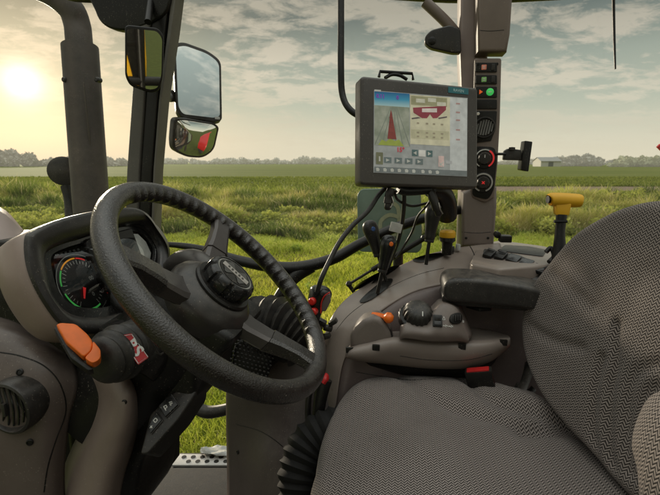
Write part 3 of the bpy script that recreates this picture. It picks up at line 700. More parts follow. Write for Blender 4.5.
def mirror_unit(name, label, poly_px, d, target, depth=.035, bulge=0., frame_mat=BLACK, group=None, face=None):
    """poly in pixels; 'target' = world direction the glass should show"""
    cx = sum(p[0] for p in poly_px)/len(poly_px); cy = sum(p[1] for p in poly_px)/len(poly_px)
    o = P(cx, cy, d); vin = (o-CAM).normalized(); n = (V(target).normalized()-vin).normalized()
    ax = UPV.cross(n).normalized()
    fr = Frame(o, ax, n.cross(ax))
    t = thing(name, label, 'mirror', o, group)
    pts = fr.poly(poly_px); op = roundpoly(pts, .028, 6)
    m = MB(); m.prism(fr.M, op, -depth, .004, .004, 3); hs = m.build('housing', frame_mat, t)
    c0 = sum(p[0] for p in op)/len(op); c1 = sum(p[1] for p in op)/len(op); rmax = max(math.hypot(a-c0, b_-c1) for a, b_ in op)
    rings_ = []
    for k in range(9):
        s_ = .90*(1-k/8.)+.001
        rings_.append([fr.at(c0+(a-c0)*s_, c1+(b_-c1)*s_, .0055+bulge*(1-(s_/.9)**2)) for a, b_ in op])
    m = MB(); m.rings(rings_, cap1=True); m.build('mirror_glass', MIRROR, t, ang=80)
    return t, fr
t1, f1 = mirror_unit('wing_mirror', 'large tall rectangular wing mirror showing pale cloud, outside the front pillar', [(173, 44), (183, 42), (208, 51), (221, 61), (222, 120), (216, 122), (181, 118), (176, 110)], 1.95, (.52, -.62, .60), group=None)
t2, f2 = mirror_unit('wide_angle_mirror', 'small wide angle mirror hung under the tall wing mirror, showing red bodywork', [(174, 118), (184, 118), (214, 123), (219, 127), (214, 150), (203, 158), (186, 157), (173, 150), (172, 140)], 1.93, (.80, -.30, -.26), bulge=.012)
q = MB(); q.tube([P(159, 84, 1.50), P(166, 94, 1.72), P(170, 97, 1.96), P(178, 96, 1.99)], [.012, .016, .022, .02], 12); q.build('mirror_arm', BLACK, t1)
q = MB(); q.box(Frame(P(169, 96, 1.92), BK, UPV).M, .045, .05, .03, .01, 3); q.build('mirror_clamp', BLACK, t1)
q = MB(); q.box(f1.M @ Matrix.Translation((.07, -.155, .008)), .022, .012, .002, .0005); q.build('mirror_label', GREYP, t1)
q = MB(); q.tube([P(190, 112, 2.0), P(192, 124, 2.0)], .012, 8, 0); q.build('mirror_arm', BLACK, t2)
# what hangs and stands behind the viewer and shows in the small mirror
lp = MB(); lp.tube([V((.40, -.42, 1.5)), V((.42, -.42, 2.6)), V((.46, -.40, 3.4))], .03, 12, 3); lp.tube([V((.22, -.45, 1.5)), V((.235, -.45, 2.6)), V((.25, -.44, 3.4))], .022, 12, 3); lp.tube([V((.0, -.46, 2.42)), V((.9, -.46, 2.40))], .03, 12, 0); lp.box(Matrix.Translation((.45, -.50, 1.9)), .9, .05, .9, .01); lp.build('door_pillar', BLACK, cab)
jk = thing('work_jacket', 'yellow and black work jacket hanging behind the viewer, seen in the small cab mirror', 'jacket', (.16, -.50, 2.3))
m = MB(); m.prism(Frame(V((.16, -.50, 2.72)), V((-1, .1, 0)), UPV).M, smoothpoly([(-.10, -.36), (-.13, .0), (-.10, .10), (-.03, .15), (.04, .14), (.10, .08), (.12, -.02), (.10, -.36)], 4), -.04, .04, .02, 3, both=True); jb = m.build('body', YEL, jk)
m = MB(); m.prism(Frame(V((.16, -.50, 2.72)), V((-1, .1, 0)), UPV).M, [(-.10, -.30), (-.02, -.30), (.03, -.05), (.0, .12), (-.12, .08)], .041, .047, .001); m.prism(Frame(V((.16, -.50, 2.72)), V((-1, .1, 0)), UPV).M, rect(.20, .03, 0, -.08, .01), .048, .052, .001); m.prism(Frame(V((.16, -.50, 2.72)), V((-1, .1, 0)), UPV).M, rect(.05, .46, .075, -.12, .01), .041, .046, .001); m.build('dark_band', BLACK, jb)
t3, f3 = mirror_unit('cab_mirror', 'small upright interior mirror in black frame on top of the front pillar', [(125, 27), (128, 25), (158, 28), (164, 36), (163, 78), (159, 91), (150, 93), (130, 86), (125, 76)], 1.22, (.40, -.90, -.12), depth=.02)
q = MB(); q.tube([P(148, 22, 1.24), P(150, 6, 1.27), P(152, -10, 1.3)], .010, 10); q.build('mirror_arm', BLACK, t3)

# things that the mirrors show
fd = thing('rear_wheel_housing', 'rounded red fender over the rear tyre, seen in the wide angle mirror', 'fender', (2.6, 1.75, 1.2))
m = MB(); rows = []
for i in range(13):
    a = R(-15+i*17); rows.append([V((2.75+.95*math.cos(a), yy, 1.05+.95*math.sin(a)-dr)) for yy, dr in ((1.35, .0), (1.42, 0), (1.9, .0), (2.0, .05), (2.02, .14))])
m.grid(rows, 3); m.build('fender_shell', REDPAINT, fd, solid=.02)
wh = None
T = Matrix.Translation((2.75, 1.42, .82)) @ Matrix.Rotation(R(-90), 4, 'X')
m = MB(); m.lathe(T, [(.42, 0), (.5, -.02), (.74, 0), (.80, .05), (.81, .25), (.80, .46), (.74, .52), (.5, .54), (.42, .5)], 96, mod=lambda a, i: 1+(.035 if (i in (3, 4, 5) and math.sin(a*24) > 0) else 0), cap=False); wh = m.build('wheel', TYRE, fd)
m = MB(); m.lathe(T, [(.43, .05), (.40, .12), (.15, .22), (.0001, .22)], 40, cap=False); m.build('rim', REDPAINT, wh, solid=.01)
# red reflector at the right border
rf = thing('warning_reflector', 'small red reflector tip on dark bracket at the right border of the window', 'reflector', P(662, 150, 1.7))
m = MB(); g_ = side(664, 152, 1.7); m.prism(g_.M, g_.poly([(656, 147), (659, 144), (676, 149), (676, 162), (662, 153)]), 0, .012, .002); m.build('lens', REDPAINT, rf)
m = MB(); m.prism(g_.M, g_.poly([(664, 156), (676, 162), (680, 200), (672, 200)]), -.01, -.001, .001); m.build('bracket', DARK, rf)
# wiper arm
wp = MB(); wp.tube([P(613, -30, 1.12), P(613.8, 20, 1.15), P(614.6, 50, 1.15), P(615.3, 69, 1.15)], [.0042, .0036, .0030, .0022], 8); tag(wp.build('aerial_rod', BLACK), 'thin black rod hanging down in the upper right of the window', 'rod')

# ---------------------------------------------------------------- green square board with a pale figure, outside
gb = thing('field_sign', 'rounded translucent green board with pale curled figure behind the display', 'sign', P(390, 250, 1.48))
gs = side(390, 220, 1.48)
m = MB(); m.prism(gs.M, roundpoly(gs.poly([(358, 250), (357, 195), (361, 189), (416, 188), (421, 192), (422, 248), (418, 253), (362, 252)]), .02, 5), -.008, 0, .003); brd = m.build('board', plastic('green_board', (.17, .25, .20), .32, .05, 400, .15, dust=.2), gb)
m = MB(); a_ = gs.poly([(385, 206), (391, 203), (397, 206), (399, 214), (399, 224), (398, 238)], .001); ribbon(m, gs, a_, .013, .0015)
a_ = gs.poly([(399, 217), (389, 215), (381, 221), (381, 230), (386, 236), (396, 234)], .001); ribbon(m, gs, a_, .013, .0020)
m.build('printed_figure', simple('pale_green_print', (.40, .42, .26), .6), brd, recalc=False, smooth=False)
m = MB(); m.tube([gs.at(*gs.tr(398, 245), -.02), gs.at(*gs.tr(398, 300), -.02), gs.at(*gs.tr(398, 420), -.02)], .018, 10, 3); m.build('post', DARK, gb)

# ---------------------------------------------------------------- phone clamp on the pillar
ph = thing('phone_holder', 'empty black clamp holder sticking out from the window pillar', 'phone holder', P(500, 157, 1.18))
hs_ = side(515, 156, 1.18)
m = MB(); m.tube([P(496, 154, 1.18), P(506, 154, 1.17)], .0035, 8, 0); m.build('stem', BLACK, ph)
m = MB(); m.prism(hs_.M, roundpoly(hs_.poly([(503, 160), (504, 151), (508, 148.5), (520, 150), (521, 160.5)]), .003), -.012, .012, .004, both=True); m.build('clamp_body', DARK, ph)
m = MB(); m.prism(hs_.M, roundpoly(hs_.poly([(519, 170), (523, 141), (530.5, 142), (526.5, 171.5)]), .003), -.020, .020, .003, both=True); m.build('back_plate', BLACK, ph)
m = MB(); m.lathe(Frame(P(512, 148.5, 1.165), BK, RT).M, [(.008, -.004), (.008, .003), (.0001, .004)], 16); m.build('adjusting_screw', DARK, ph)

# ---------------------------------------------------------------- display terminal
A, B_, D_ = P(361, 75, .949), P(478, 88, 1.034), P(361, 184, .949)
tf = Frame(P(419, 132, .99), B_-A, A-D_)
dt_ = thing('display_terminal', 'large touchscreen terminal with dark bezel showing a guidance map', 'display', P(419, 195, 1.0))
outl = roundpoly(tf.poly([(360.5, 184.5), (361, 75.5), (478, 87.5), (478, 188.5)]), .010, 5)
m = MB(); m.prism(tf.M, outl, -.040, 0, .006, 4, both=True); m.build('housing', HOUSE, dt_)
m = MB(); m.prism(tf.M, tf.poly([(373.6, 172.5), (374, 90.5), (467.6, 98), (467, 176.5)], .0015), .0002, .0015); scr = m.build('screen', simple('screen_grey', (.40, .41, .40), .22, emit=.16), dt_, smooth=False)
def sc_rect(x0, y0, x1, y1, mat, h, nm='screen_area', par=None):
    """pixel rectangle on the screen, sheared to its perspective"""
    m = MB(); sk = lambda x, y: y + (x-374)*.072*(1-(y-91)/82.)+(x-374)*.045*((y-91)/82.)
    # y given as if on the left edge of the screen
    pts = [(x0, sk(x0, y1)), (x0, sk(x0, y0)), (x1, sk(x1, y0)), (x1, sk(x1, y1))]
    m.add([tf.at(*tf.tr(a, b_, h), h) for a, b_ in pts], [(0, 3, 2, 1)]); return m.build(nm, mat, par or scr, smooth=False, recalc=False)
skx = lambda x, y: y + (x-374)*.072*(1-(y-91)/82.)+(x-374)*.045*((y-91)/82.)
def sc_poly(pts, mat, h, nm='screen_graphic'):
    m = MB(); v = [tf.at(*tf.tr(a, skx(a, b_), h), h) for a, b_ in pts]; m.add(v, [tuple(range(len(v)))]); return m.build(nm, mat, scr, smooth=False, recalc=False)
def lit(nm, col, e=.28): return simple(nm, col, .3, emit=e)
def skygrad():
    m, nt, b = newmat('map_sky'); tc = nd(nt, 'ShaderNodeTexCoord'); s_ = nd(nt, 'ShaderNodeSeparateXYZ'); nt.links.new(tc.outputs['Generated'], s_.inputs[0])
    c = ramp(nt, s_.outputs[2], [(0, (.35, .50, .50)), (.5, (.05, .26, .40)), (1, (.02, .10, .24))]); nt.links.new(c, b.inputs['Base Color']); nt.links.new(c, b.inputs['Emission Color']); b.inputs['Emission Strength'].default_value = .3; b.inputs['Roughness'].default_value = .25; return m
sc_rect(374.4, 91.2, 409.5, 105, skygrad(), .0019)
def mapground():
    m, nt, b = newmat('map_ground'); tc = nd(nt, 'ShaderNodeTexCoord'); n = nd(nt, 'ShaderNodeTexNoise', i_Scale=40., i_Detail=5.); nt.links.new(tc.outputs['Object'], n.inputs['Vector'])
    c = ramp(nt, n.outputs[0], [(.35, (.27, .30, .23)), (.65, (.44, .45, .37))]); nt.links.new(c, b.inputs['Base Color']); nt.links.new(c, b.inputs['Emission Color']); b.inputs['Emission Strength'].default_value = .15; b.inputs['Roughness'].default_value = .25; return m
sc_rect(374.4, 105, 409.5, 145, mapground(), .0019)
for k in range(6): sc_poly([(374.5+k*7, 144.5), (375.3+k*7, 144.5), (391+k*1.2, 106), (390.6+k*1.2, 106)], lit('map_line', (.24, .27, .23), .1), .0020+.00002*k, 'map_line')
sc_poly([(378, 144.6), (382, 139), (386, 141), (390, 137.5), (395, 140), (399, 138), (404, 144.6)], lit('map_green', (.36, .42, .08), .15), .0022)
sc_poly([(387.5, 138), (390.2, 112), (391, 108.5), (391.9, 112), (396.5, 138)], lit('map_red', (.28, .06, .05), .12), .0024)
for k, yy in enumerate((116, 121, 126, 131)): sc_poly([(390-.15*k-.8, yy+.8), (390-.15*k-.8, yy), (392.6+.25*k, yy), (392.6+.25*k, yy+.8)], lit('map_dark_red', (.2, .05, .04)), .0026)
sc_rect(410.2, 92, 463, 142, lit('work_area_cream', (.58, .54, .38)), .0019)
sc_rect(450, 92, 467, 172, lit('work_area_grey', (.50, .51, .49)), .0021)
sc_rect(411, 93, 447, 102, lit('work_area_olive', (.36, .34, .20), .2), .0022)
sc_rect(411, 127, 449, 136, lit('work_area_olive', (.47, .44, .29)), .0022)
sc_poly([(413, 105), (446, 101), (446, 105), (437, 114), (433, 114.5), (430, 110.5), (427, 114.8), (422, 115), (413.5, 110)], lit('hopper_red', (.32, .06, .08), .15), .0025)
sc_poly([(422, 105.2), (437, 104), (437, 108.2), (422, 109)], lit('hopper_pale', (.62, .55, .50)), .0028)
sc_poly([(411.5, 115.5), (418, 114.2), (421, 115), (412, 116.8)], lit('spreader_dark', (.1, .08, .08)), .0026)
sc_poly([(438, 113.6), (447, 111.5), (447, 112.8), (439, 114.8)], lit('spreader_dark', (.1, .08, .08)), .0026)
for cx_ in (418, 427, 434, 442):
    for yy in (119.5, 129, 133): sc_rect(cx_-1.2, yy, cx_+1.2, yy+1.6, lit('figures', (.30, .26, .18)), .0026, 'figures')
for yy in (97, 106, 114, 124, 134): sc_rect(456, yy, 460, yy+1.5, lit('figures_red', (.40, .24, .22)), .0026, 'figures')
for (x0, x1, yy) in ((416, 425, 95.5), (428, 436, 94), (437, 446, 97.5)): sc_rect(x0, yy, x1, yy+4, lit('tab_pale', (.55, .53, .42)), .0025, 'tab')
for x0, lab_ in ((412, '◀'), (426.5, '▶')):
    sc_rect(x0, 147.5-.0, x0+6, 154, lit('button_teal', (.10, .17, .17), .12), .0024, 'touch_button')
    s_ = -1 if x0 < 420 else 1; c_ = x0+3
    sc_poly([(c_-1.6*s_, 148.8), (c_+1.8*s_, 150.8), (c_-1.6*s_, 152.8)], WHITE, .0027, 'symbol')
sc_rect(419, 147.5, 425.5, 154, lit('button_pale', (.62, .60, .55)), .0024, 'touch_button')
for k in range(4): sc_rect(384+k*10.5, 156.5, 391.5+k*10.5, 162.2, lit('button_grey', (.17, .21, .21), .12), .0024, 'touch_button'); sc_poly([(386+k*10.5, 157.6), (389.6+k*10.5, 159.4), (386+k*10.5, 161.2)], WHITE, .0027, 'symbol')
sc_rect(376, 152, 383, 164, lit('tile_olive', (.20, .20, .12), .12), .0024, 'touch_button'); sc_rect(378.8, 156, 380.4, 161, WHITE, .0027, 'symbol')
sc_rect(438.5, 152.5, 444, 163.5, lit('tile_pink', (.60, .44, .40)), .0024, 'touch_button')
sc_poly([(439.5, 158.5), (441, 160.2), (443, 158.2), (443.6, 158.8), (441.8, 161), (443.6, 163), (443, 163.4), (441.2, 161.6), (439.8, 163.2)], WHITE, .0027, 'symbol')
sc_rect(446, 157, 452, 160, lit('figures_grey', (.38, .38, .37)), .0026, 'figures')
sc_rect(374.4, 166.5, 467, 172, lit('taskbar', (.20, .22, .22), .12), .0023, 'taskbar')
for k in range(9):
    x0 = 376+k*7.2+(k > 5)*2; sc_poly([(x0, 168), (x0+2.2, 167.4), (x0+3.6, 168.8), (x0+3.2, 171), (x0+.4, 171)], WHITE, .0026, 'symbol')
x_, y_ = tf.tr(380.5, 96.5, .002); PUR = lit('figures_purple', (.22, .05, .40)); text('0.11', tf, x_, y_, .0024, .0115, PUR, scr, bold=.0004)
x_, y_ = tf.tr(397.5, 97.8, .002); text('0', tf, x_, y_, .0024, .0115, PUR, scr, bold=.0004)
x_, y_ = tf.tr(400.5, 150.0, .002); text("15\u00b0", tf, x_, y_, .0026, .014, lit('figures_crimson', (.50, .06, .08)), scr, bold=.0005)
sc_rect(374.4, 89.4, 381, 91.2, lit('status_strip', (.5, .5, .46)), .0024)
# maker's badge
m = MB(); m.prism(tf.M, roundpoly(tf.poly([(448.2, 92.6), (448.4, 86.4), (468.6, 88.6), (468.4, 94.6)], .001), .001, 2), .0002, .0009); bd = m.build('badge', simple('teal_badge', (.03, .17, .20), .4), dt_)
x_, y_ = tf.tr(458.6, 90.8, .001); text('RAVEN', tf, x_, y_, .0011, .0090, simple('badge_lettering', (.42, .60, .62), .4), bd, rot=-.02, bold=.0001)
# handle clamp on top, rear mount below
m = MB(); m.tube([tf.at(*tf.tr(379, 77, -.02), -.02), tf.at(*tf.tr(380, 71.5, -.02), -.02), tf.at(*tf.tr(412, 73.5, -.02), -.02), tf.at(*tf.tr(413, 80, -.02), -.02)], .0035, 8, 0); m.tube([tf.at(*tf.tr(385, 78, -.02), -.02), tf.at(*tf.tr(392, 74.5, -.02), -.02), tf.at(*tf.tr(400, 75.5, -.02), -.02), tf.at(*tf.tr(407, 79.5, -.02), -.02)], .004, 8, 4); m.build('top_clamp', BLACK, dt_)
m = MB(); m.tube([tf.at(*tf.tr(398, 189, -.03), -.03), tf.at(*tf.tr(408, 191, -.03), -.03), tf.at(*tf.tr(430, 189.5, -.03), -.03)], .011, 12, 4); m.build('mount_bar', BLACK, dt_)
m = MB(); m.tube([P(430, 190, 1.07), P(440, 192, 1.10), P(446, 202, 1.13), P(447, 216, 1.17)], [.018, .024, .026, .026], 14); m.build('mount_arm', BLACK, dt_)
for (a, b_, c_) in (((391, 188, 1.0), (388.5, 198, 1.005), (387.5, 210, 1.01)), ((430, 190, 1.03), (435, 204, 1.03), (439.5, 216, 1.04))):
    q = MB(); p0, p1, p2 = P(*a), P(*b_), P(*c_); q.tube([p0, p0.lerp(p1, .5), p1, p1.lerp(p2, .4), p1.lerp(p2, .45), p2.lerp(p1, .15), p2], [.0085, .0105, .0100, .0110, .008, .0085, .005], 10, 2); q.build('cable_plug', DARK, dt_)
    q = MB(); q.tube([p1+V((.006, -.008, .004)), p1+V((.010, -.008, -.01)), p2+V((.006, -.006, .006))], .0016, 6, 3); q.build('plug_clip', SILV, dt_)
cb = MB(); cb.tube([P(386, 187, 1.02), P(378, 196, 1.01), P(368, 211, 1.0), P(352, 226, .99), P(339, 243, .98), P(330, 260, .97), P(322, 277, .96), P(317, 292, .97)], .0056, 10, 6); tag(cb.build('display_cable', RUBBER), 'thick black cable curving down from the display towards the joystick', 'cable')
cb = MB(); cb.tube([P(404, 190, 1.03), P(404, 204, 1.05), P(402.5, 220, 1.10), P(399, 238, 1.14), P(394, 252, 1.16), P(388, 268, 1.16)], .0052, 10, 6); tag(cb.build('display_cable', RUBBER), 'short black cable hanging straight below the display with a white tag', 'cable')
for pts_, r_, lb in (([(434, 192, 1.05), (428, 204, 1.07), (418, 216, 1.12), (412, 232, 1.16), (404, 246, 1.18), (396, 258, 1.18)], .0030, 'thin black wire looping from the right plug down to the console'),
                    ([(394, 190, 1.02), (398, 200, 1.04), (412, 206, 1.08), (430, 203, 1.12), (444, 206, 1.15), (452, 216, 1.18)], .0034, 'thin black wire sagging sideways behind both display plugs')):
    cb = MB(); cb.tube([P(*q_) for q_ in pts_], r_, 8, 6); tag(cb.build('display_wire', RUBBER), lb, 'wire')
tg = MB(); tg.box(Frame(P(396, 227.5, 1.11), BK-UPV*.22, UPV).M, .030, .024, .004, .001); tag(tg.build('cable_tag', WHITE), 'small white paper tag folded round the cable under the display', 'tag')

# ---------------------------------------------------------------- gas strut outside
gs_ = thing('gas_strut', 'thin black gas strut with ball ends crossing behind the lever grips', 'gas strut', P(348, 288, 1.27))
m = MB(); m.tube([P(372, 270, 1.26), P(424, 238.5, 1.24)], .0075, 12, 0); m.build('strut_barrel', BLACK, gs_)
m = MB(); m.tube([P(350, 283.5, 1.27), P(372, 270, 1.26)], .0038, 10, 0); m.build('strut_rod', DARK, gs_)
for a in ((349, 284, 1.27), (424, 238, 1.24)):
    m = MB(); m.lathe(Matrix.Translation(P(*a)), [(.0001, -.010), (.007, -.007), (.010, 0), (.007, .007), (.0001, .010)], 12); m.build('ball_end', DARK, gs_)
m = MB(); m.tube([P(349, 285, 1.27), P(354, 292, 1.27)], .006, 8, 0); m.build('ball_stud', BLACK, gs_)

# ---------------------------------------------------------------- side console (over the right hand wheel arch)
con = thing('side_console', 'wide grey brown side console over the wheel arch with lever slots and switches', 'console', P(420, 400, 1.1))
m = MB(); m.grid([
    PL([(318, 420, 1.06), (322, 365, 1.06), (325, 338, 1.07), (333, 316, 1.09), (347, 299, 1.12), (367, 285, 1.15), (392, 270.5, 1.18), (421, 257.5, 1.2), (450, 250, 1.22), (476, 246, 1.24), (500, 244, 1.24)]),
    PL([(322, 420, 1.045), (327, 366, 1.045), (331, 340, 1.05), (340, 320, 1.07), (354, 304, 1.10), (374, 289, 1.13), (398, 275, 1.155), (424, 263, 1.17), (452, 256, 1.19), (478, 252, 1.21), (502, 250, 1.21)]),
    PL([(329, 420, 1.025), (334, 370, 1.025), (341, 345, 1.03), (350, 327, 1.04), (365, 309, 1.06), (386, 294, 1.08), (408, 282, 1.10), (432, 274, 1.115), (458, 270, 1.13), (484, 269, 1.14), (510, 268, 1.14)]),
    PL([(334, 420, 1.015), (341, 372, 1.015), (349, 350, 1.02), (358, 334, 1.02), (373, 318, 1.03), (393, 303, 1.04), (414, 292, 1.06), (438, 286, 1.07), (462, 284, 1.08), (486, 283, 1.09), (512, 284, 1.09)]),
], 6); m.build('arch_cover', ARCH, con, ang=60, solid=.006)
m = MB(); m.grid([
    PL([(330, 420, 1.03), (337, 370, 1.03), (345, 348, 1.03), (354, 331, 1.035), (370, 315, 1.045), (391, 300, 1.055), (413, 289.5, 1.075), (438, 283, 1.085), (463, 281, 1.09), (487, 280, 1.10), (560, 282, 1.11)]),
    PL([(340, 420, 1.015), (346, 378, 1.015), (354, 356, 1.017), (364, 341, 1.018), (378, 326, 1.027), (396, 312, 1.035), (416, 302, 1.05), (440, 296, 1.06), (464, 294, 1.07), (488, 293, 1.08), (560, 294, 1.09)]),
    PL([(345, 440, 1.02), (352, 400, 1.02), (362, 380, 1.02), (375, 370, 1.02), (390, 365, 1.03), (405, 360, 1.035), (425, 357, 1.04), (445, 354, 1.05), (468, 352, 1.06), (490, 352, 1.07), (560, 352, 1.08)]),
    PL([(345, 520, 1.02), (352, 490, 1.02), (362, 470, 1.02), (375, 460, 1.02), (390, 455, 1.03), (405, 450, 1.035), (425, 450, 1.04), (445, 450, 1.05), (468, 450, 1.06), (490, 450, 1.07), (560, 450, 1.08)]),
], 5); m.build('inner_cover', plastic('grey_brown_plastic_inner', (.14, .107, .10), .42, .10, 700, .12, dust=.2), con, ang=60, solid=.005)
# pedestal in front of the seat
m = MB(); m.grid([
    PL([(228, 335, 1.18), (250, 338, 1.12), (285, 340, 1.07), (318, 342, 1.06), (342, 352, 1.05)]),
    PL([(227, 380, 1.16), (250, 385, 1.10), (285, 386, 1.05), (318, 388, 1.04), (344, 392, 1.04)]),
    PL([(227, 425, 1.15), (250, 425, 1.09), (278, 428, 1.03), (312, 438, 1.0), (350, 440, 1.0)]),
    PL([(228, 470, 1.15), (245, 472, 1.08), (268, 470, 1.0), (310, 475, .95), (350, 480, .95)]),
    PL([(228, 540, 1.15), (245, 540, 1.06), (264, 540, .98), (305, 540, .93), (350, 540, .93)]),
], 5); m.build('pedestal_cover', plastic('pedestal_plastic', (.075, .058, .055), .44, .10, 700, .12, dust=.2), con, ang=60, solid=.006)
# lever slots
for (pts, dd) in (([(352, 291), (358, 284), (371, 276), (392, 266), (400, 266), (393, 272), (372, 284)], 1.14), ([(360, 303), (366, 295), (384, 281), (393, 280), (388, 288), (372, 300)], 1.10), ([(413, 260), (430, 253.5), (447, 254), (434, 260), (420, 263)], 1.175)):
    c = V((0, 0, 0)); q = MB(); ps = [P(a, b_, dd) for a, b_ in pts]
    # lay each point on the console skin: cast along the ray
    dg = bpy.context.evaluated_depsgraph_get(); dg.update(); hit = []
    for a, b_ in pts:
        ok, loc, nn, *_ = S.ray_cast(dg, CAM + ray(a, b_)*.98, ray(a, b_).normalized(), distance=.6)
        hit.append((loc, nn) if ok else (P(a, b_, dd), RT*-1))
    base = [l + (nn if nn.dot(ray(330, 250)) < 0 else -nn)*.0025 for l, nn in hit]
    base = catmull(base, 4, True); cen = sum(base, V((0, 0, 0)))/len(base)
    q.rings([base, [b_.lerp(cen, .5) for b_ in base], [b_.lerp(cen, .98) for b_ in base]], cap1=True); q.build('lever_slot', BLACK, con, recalc=False)
# rear shelf with tray and switch row
rs = flat(520, 256, 1.13)
m = MB(); m.prism(rs.M, roundpoly(rs.poly([(470, 262), (478, 244), (500, 240), (545, 246), (562, 251), (556, 264), (500, 269), (472, 264)]), .01), -.03, 0, .006); m.build('rear_shelf', ARCH, con)
m = MB(); m.prism(rs.M, roundpoly(rs.poly([(497, 251), (505, 245.5), (530, 247), (547, 250.5), (543, 257), (520, 254)]), .01), .0006, .0022, .001); m.build('tray', BLACK, con)
rw = Frame(P(512, 262, 1.08), P(545, 272, 1.02)-P(484, 254, 1.11), UPV*.6 + RT)
m = MB(); m.prism(rw.M, roundpoly(rw.poly([(480, 265), (484, 248), (520, 255), (552, 268), (544, 284), (514, 275)]), .006), -.02, 0, .003); row = m.build('switch_row', DARK, con)
for k, (px, py) in enumerate(((489.5, 254.5), (501, 256.5), (513.5, 259.5), (526, 264), (539, 269.5))):
    x_, y_ = rw.tr(px, py, .004); q = MB(); w_ = .022 if k < 2 else .028
    q.box(rw.M @ Matrix.Translation((x_, y_, .006)) @ Matrix.Rotation(R(-14), 4, 'X'), w_, .034, .010, .0025); q.build('toggle_switch', GLOSSB if k > 1 else BLACK, row)
    if k < 2:
        q = MB(); q.box(rw.M @ Matrix.Translation((x_, y_+.010, .012)), w_*.8, .006, .003, .001); q.build('toggle_cap', DARK, row)
# small fittings on the shelf
m = MB(); m.box(Frame(P(505, 238.5, 1.18), BK, UPV).M, .030, .018, .03, .003); m.build('socket_cover', BLACK, con)
m = MB(); m.lathe(Frame(P(497, 234.5, 1.19), BK, UPV).M, [(.008, -.01), (.009, .01), (.006, .012), (.0001, .012)], 16); m.build('round_socket', BLACK, con)
# line between the shelf and the pillar foot
m = MB(); m.tube([P(470, 246, 1.19), P(474, 254, 1.15), P(477, 264, 1.12), P(478, 272, 1.10)], .0014, 6); m.build('panel_gap', BLACK, con)
for k, (px, py) in enumerate(((444, 251), (452, 249), (458, 247), (449, 246))):
    q = MB(); q.lathe(Matrix.Translation(P(px, py, 1.19+.005*k)), [(.007, -.008), (.007, .006), (.0055, .008), (.0001, .008)], 12); q.build('socket_cap', (SILV, DARK, GREYP, BLACK)[k], con)

# yellow push knob
yk = thing('push_knob', 'round yellow topped push knob at the foot of the window pillar', 'knob', P(447, 248, 1.17))
T = Matrix.Translation(P(447, 247, 1.17))
m = MB(); m.lathe(T, [(.013, -.02), (.014, .012), (.019, .016), (.021, .018), (.020, .026), (.0001, .026)], 24); m.build('collar', BLACK, yk)
m = MB(); m.lathe(T @ Matrix.Translation((0, 0, .027)), [(.020, 0), (.021, .004), (.020, .014), (.016, .018), (.0001, .019)], 28); m.build('cap', YEL, yk)
# yellow T handle
yt = thing('hitch_lever', 'yellow T shaped handle on a black stem behind the seat backrest', 'lever', P(560, 260, 1.03))
m = MB(); m.tube([P(557.5, 268, 1.03), P(559.5, 246, 1.03), P(560, 232, 1.03), P(561.5, 215, 1.03)], [.016, .0135, .011, .012], 16, 4); m.build('stem', BLACK, yt)
m = MB(); m.tube([P(554, 221.5, 1.02), P(567, 221.5, 1.02)], .0035, 8, 0); m.build('stop_pin', BLACK, yt)
hd = side(564, 204, 1.03)
m = MB(); m.tube([P(549.5, 199.5, 1.03), P(551.5, 199.3, 1.03), P(565, 200, 1.03), P(579, 200.8, 1.03), P(581, 201, 1.03)], [.011, .0155, .0165, .0155, .011], 20, 4); m.prism(hd.M, roundpoly(hd.poly([(555, 215), (554, 203), (570, 203), (567.5, 215)]), .004), -.012, .012, .004, both=True); m.build('grip', YEL, yt)
m = MB(); m.tube([P(547.5, 199.5, 1.03), P(549.8, 199.5, 1.03)], .009, 14, 0); m.build('end_button', BLACK, yt)
m = MB(); m.tube([P(546, 252, 1.05), P(551, 248, 1.05), P(554, 256, 1.04), P(549, 262, 1.03)], .0055, 10, 4); m.build('linkage', BLACK, yt)

# lever grips
def grip_lever(label, top, base, d, col_mark, tilt=0, sz=1.):
    t = thing('control_lever', label, 'lever', P(*base, d+.02), 'control levers standing in the console slots')
    p0, p1 = P(*base, d+.01), P(*top, d); ax = (p1-p0).normalized(); l = (p1-p0).length
    m = MB(); m.tube([p0-ax*.02, p0.lerp(p1, .5), p1-ax*.02], [.0048, .0045, .004], 10, 2); m.build('shaft', BLACK, t)
    g0 = p1-ax*.036*sz; prof = [(-.040, .0105), (-.034, .0125), (-.018, .0135), (.004, .0165), (.022, .0195), (.036, .0185), (.045, .0125), (.0485, .005)]
    m = MB(); m.tube([p1+ax*a*sz for a, _ in prof], [r*sz for _, r in prof], 18, 4); gp = m.build('grip', GLOSSB if col_mark == 'o' else DARK, t)
    m = MB(); m.lathe(Frame(p1-ax*.041*sz, ax.orthogonal(), ax.cross(ax.orthogonal())).M, [(.0115, -.004), (.0125, 0), (.0115, .004)], 16); m.build('collar', RUBBER, gp)
    if col_mark:
        f_ = Frame(p1+ax*.026*sz + (CAM-p1).normalized()*.0165*sz + BK*.006, BK, ax)
        m = MB(); m.lathe(f_.M, [(.006, -.004), (.006, .0014), (.004, .003), (.0001, .003)], 16); m.build('mark', ORANGE if col_mark == 'o' else simple('blue_mark', (.05, .12, .35), .3), gp)
    return t
grip_lever('black lever grip with blue tip, leftmost of the three in the console', (373.5, 239), (384, 274), 1.10, 'b')
grip_lever('glossy black lever grip with orange mark, in the middle of the three', (386, 254.5), (379, 286), 1.07, 'o')
grip_lever('plain black lever grip nearest the window pillar under the display plugs', (431.5, 224), (427, 257), 1.12, None, sz=1.05)

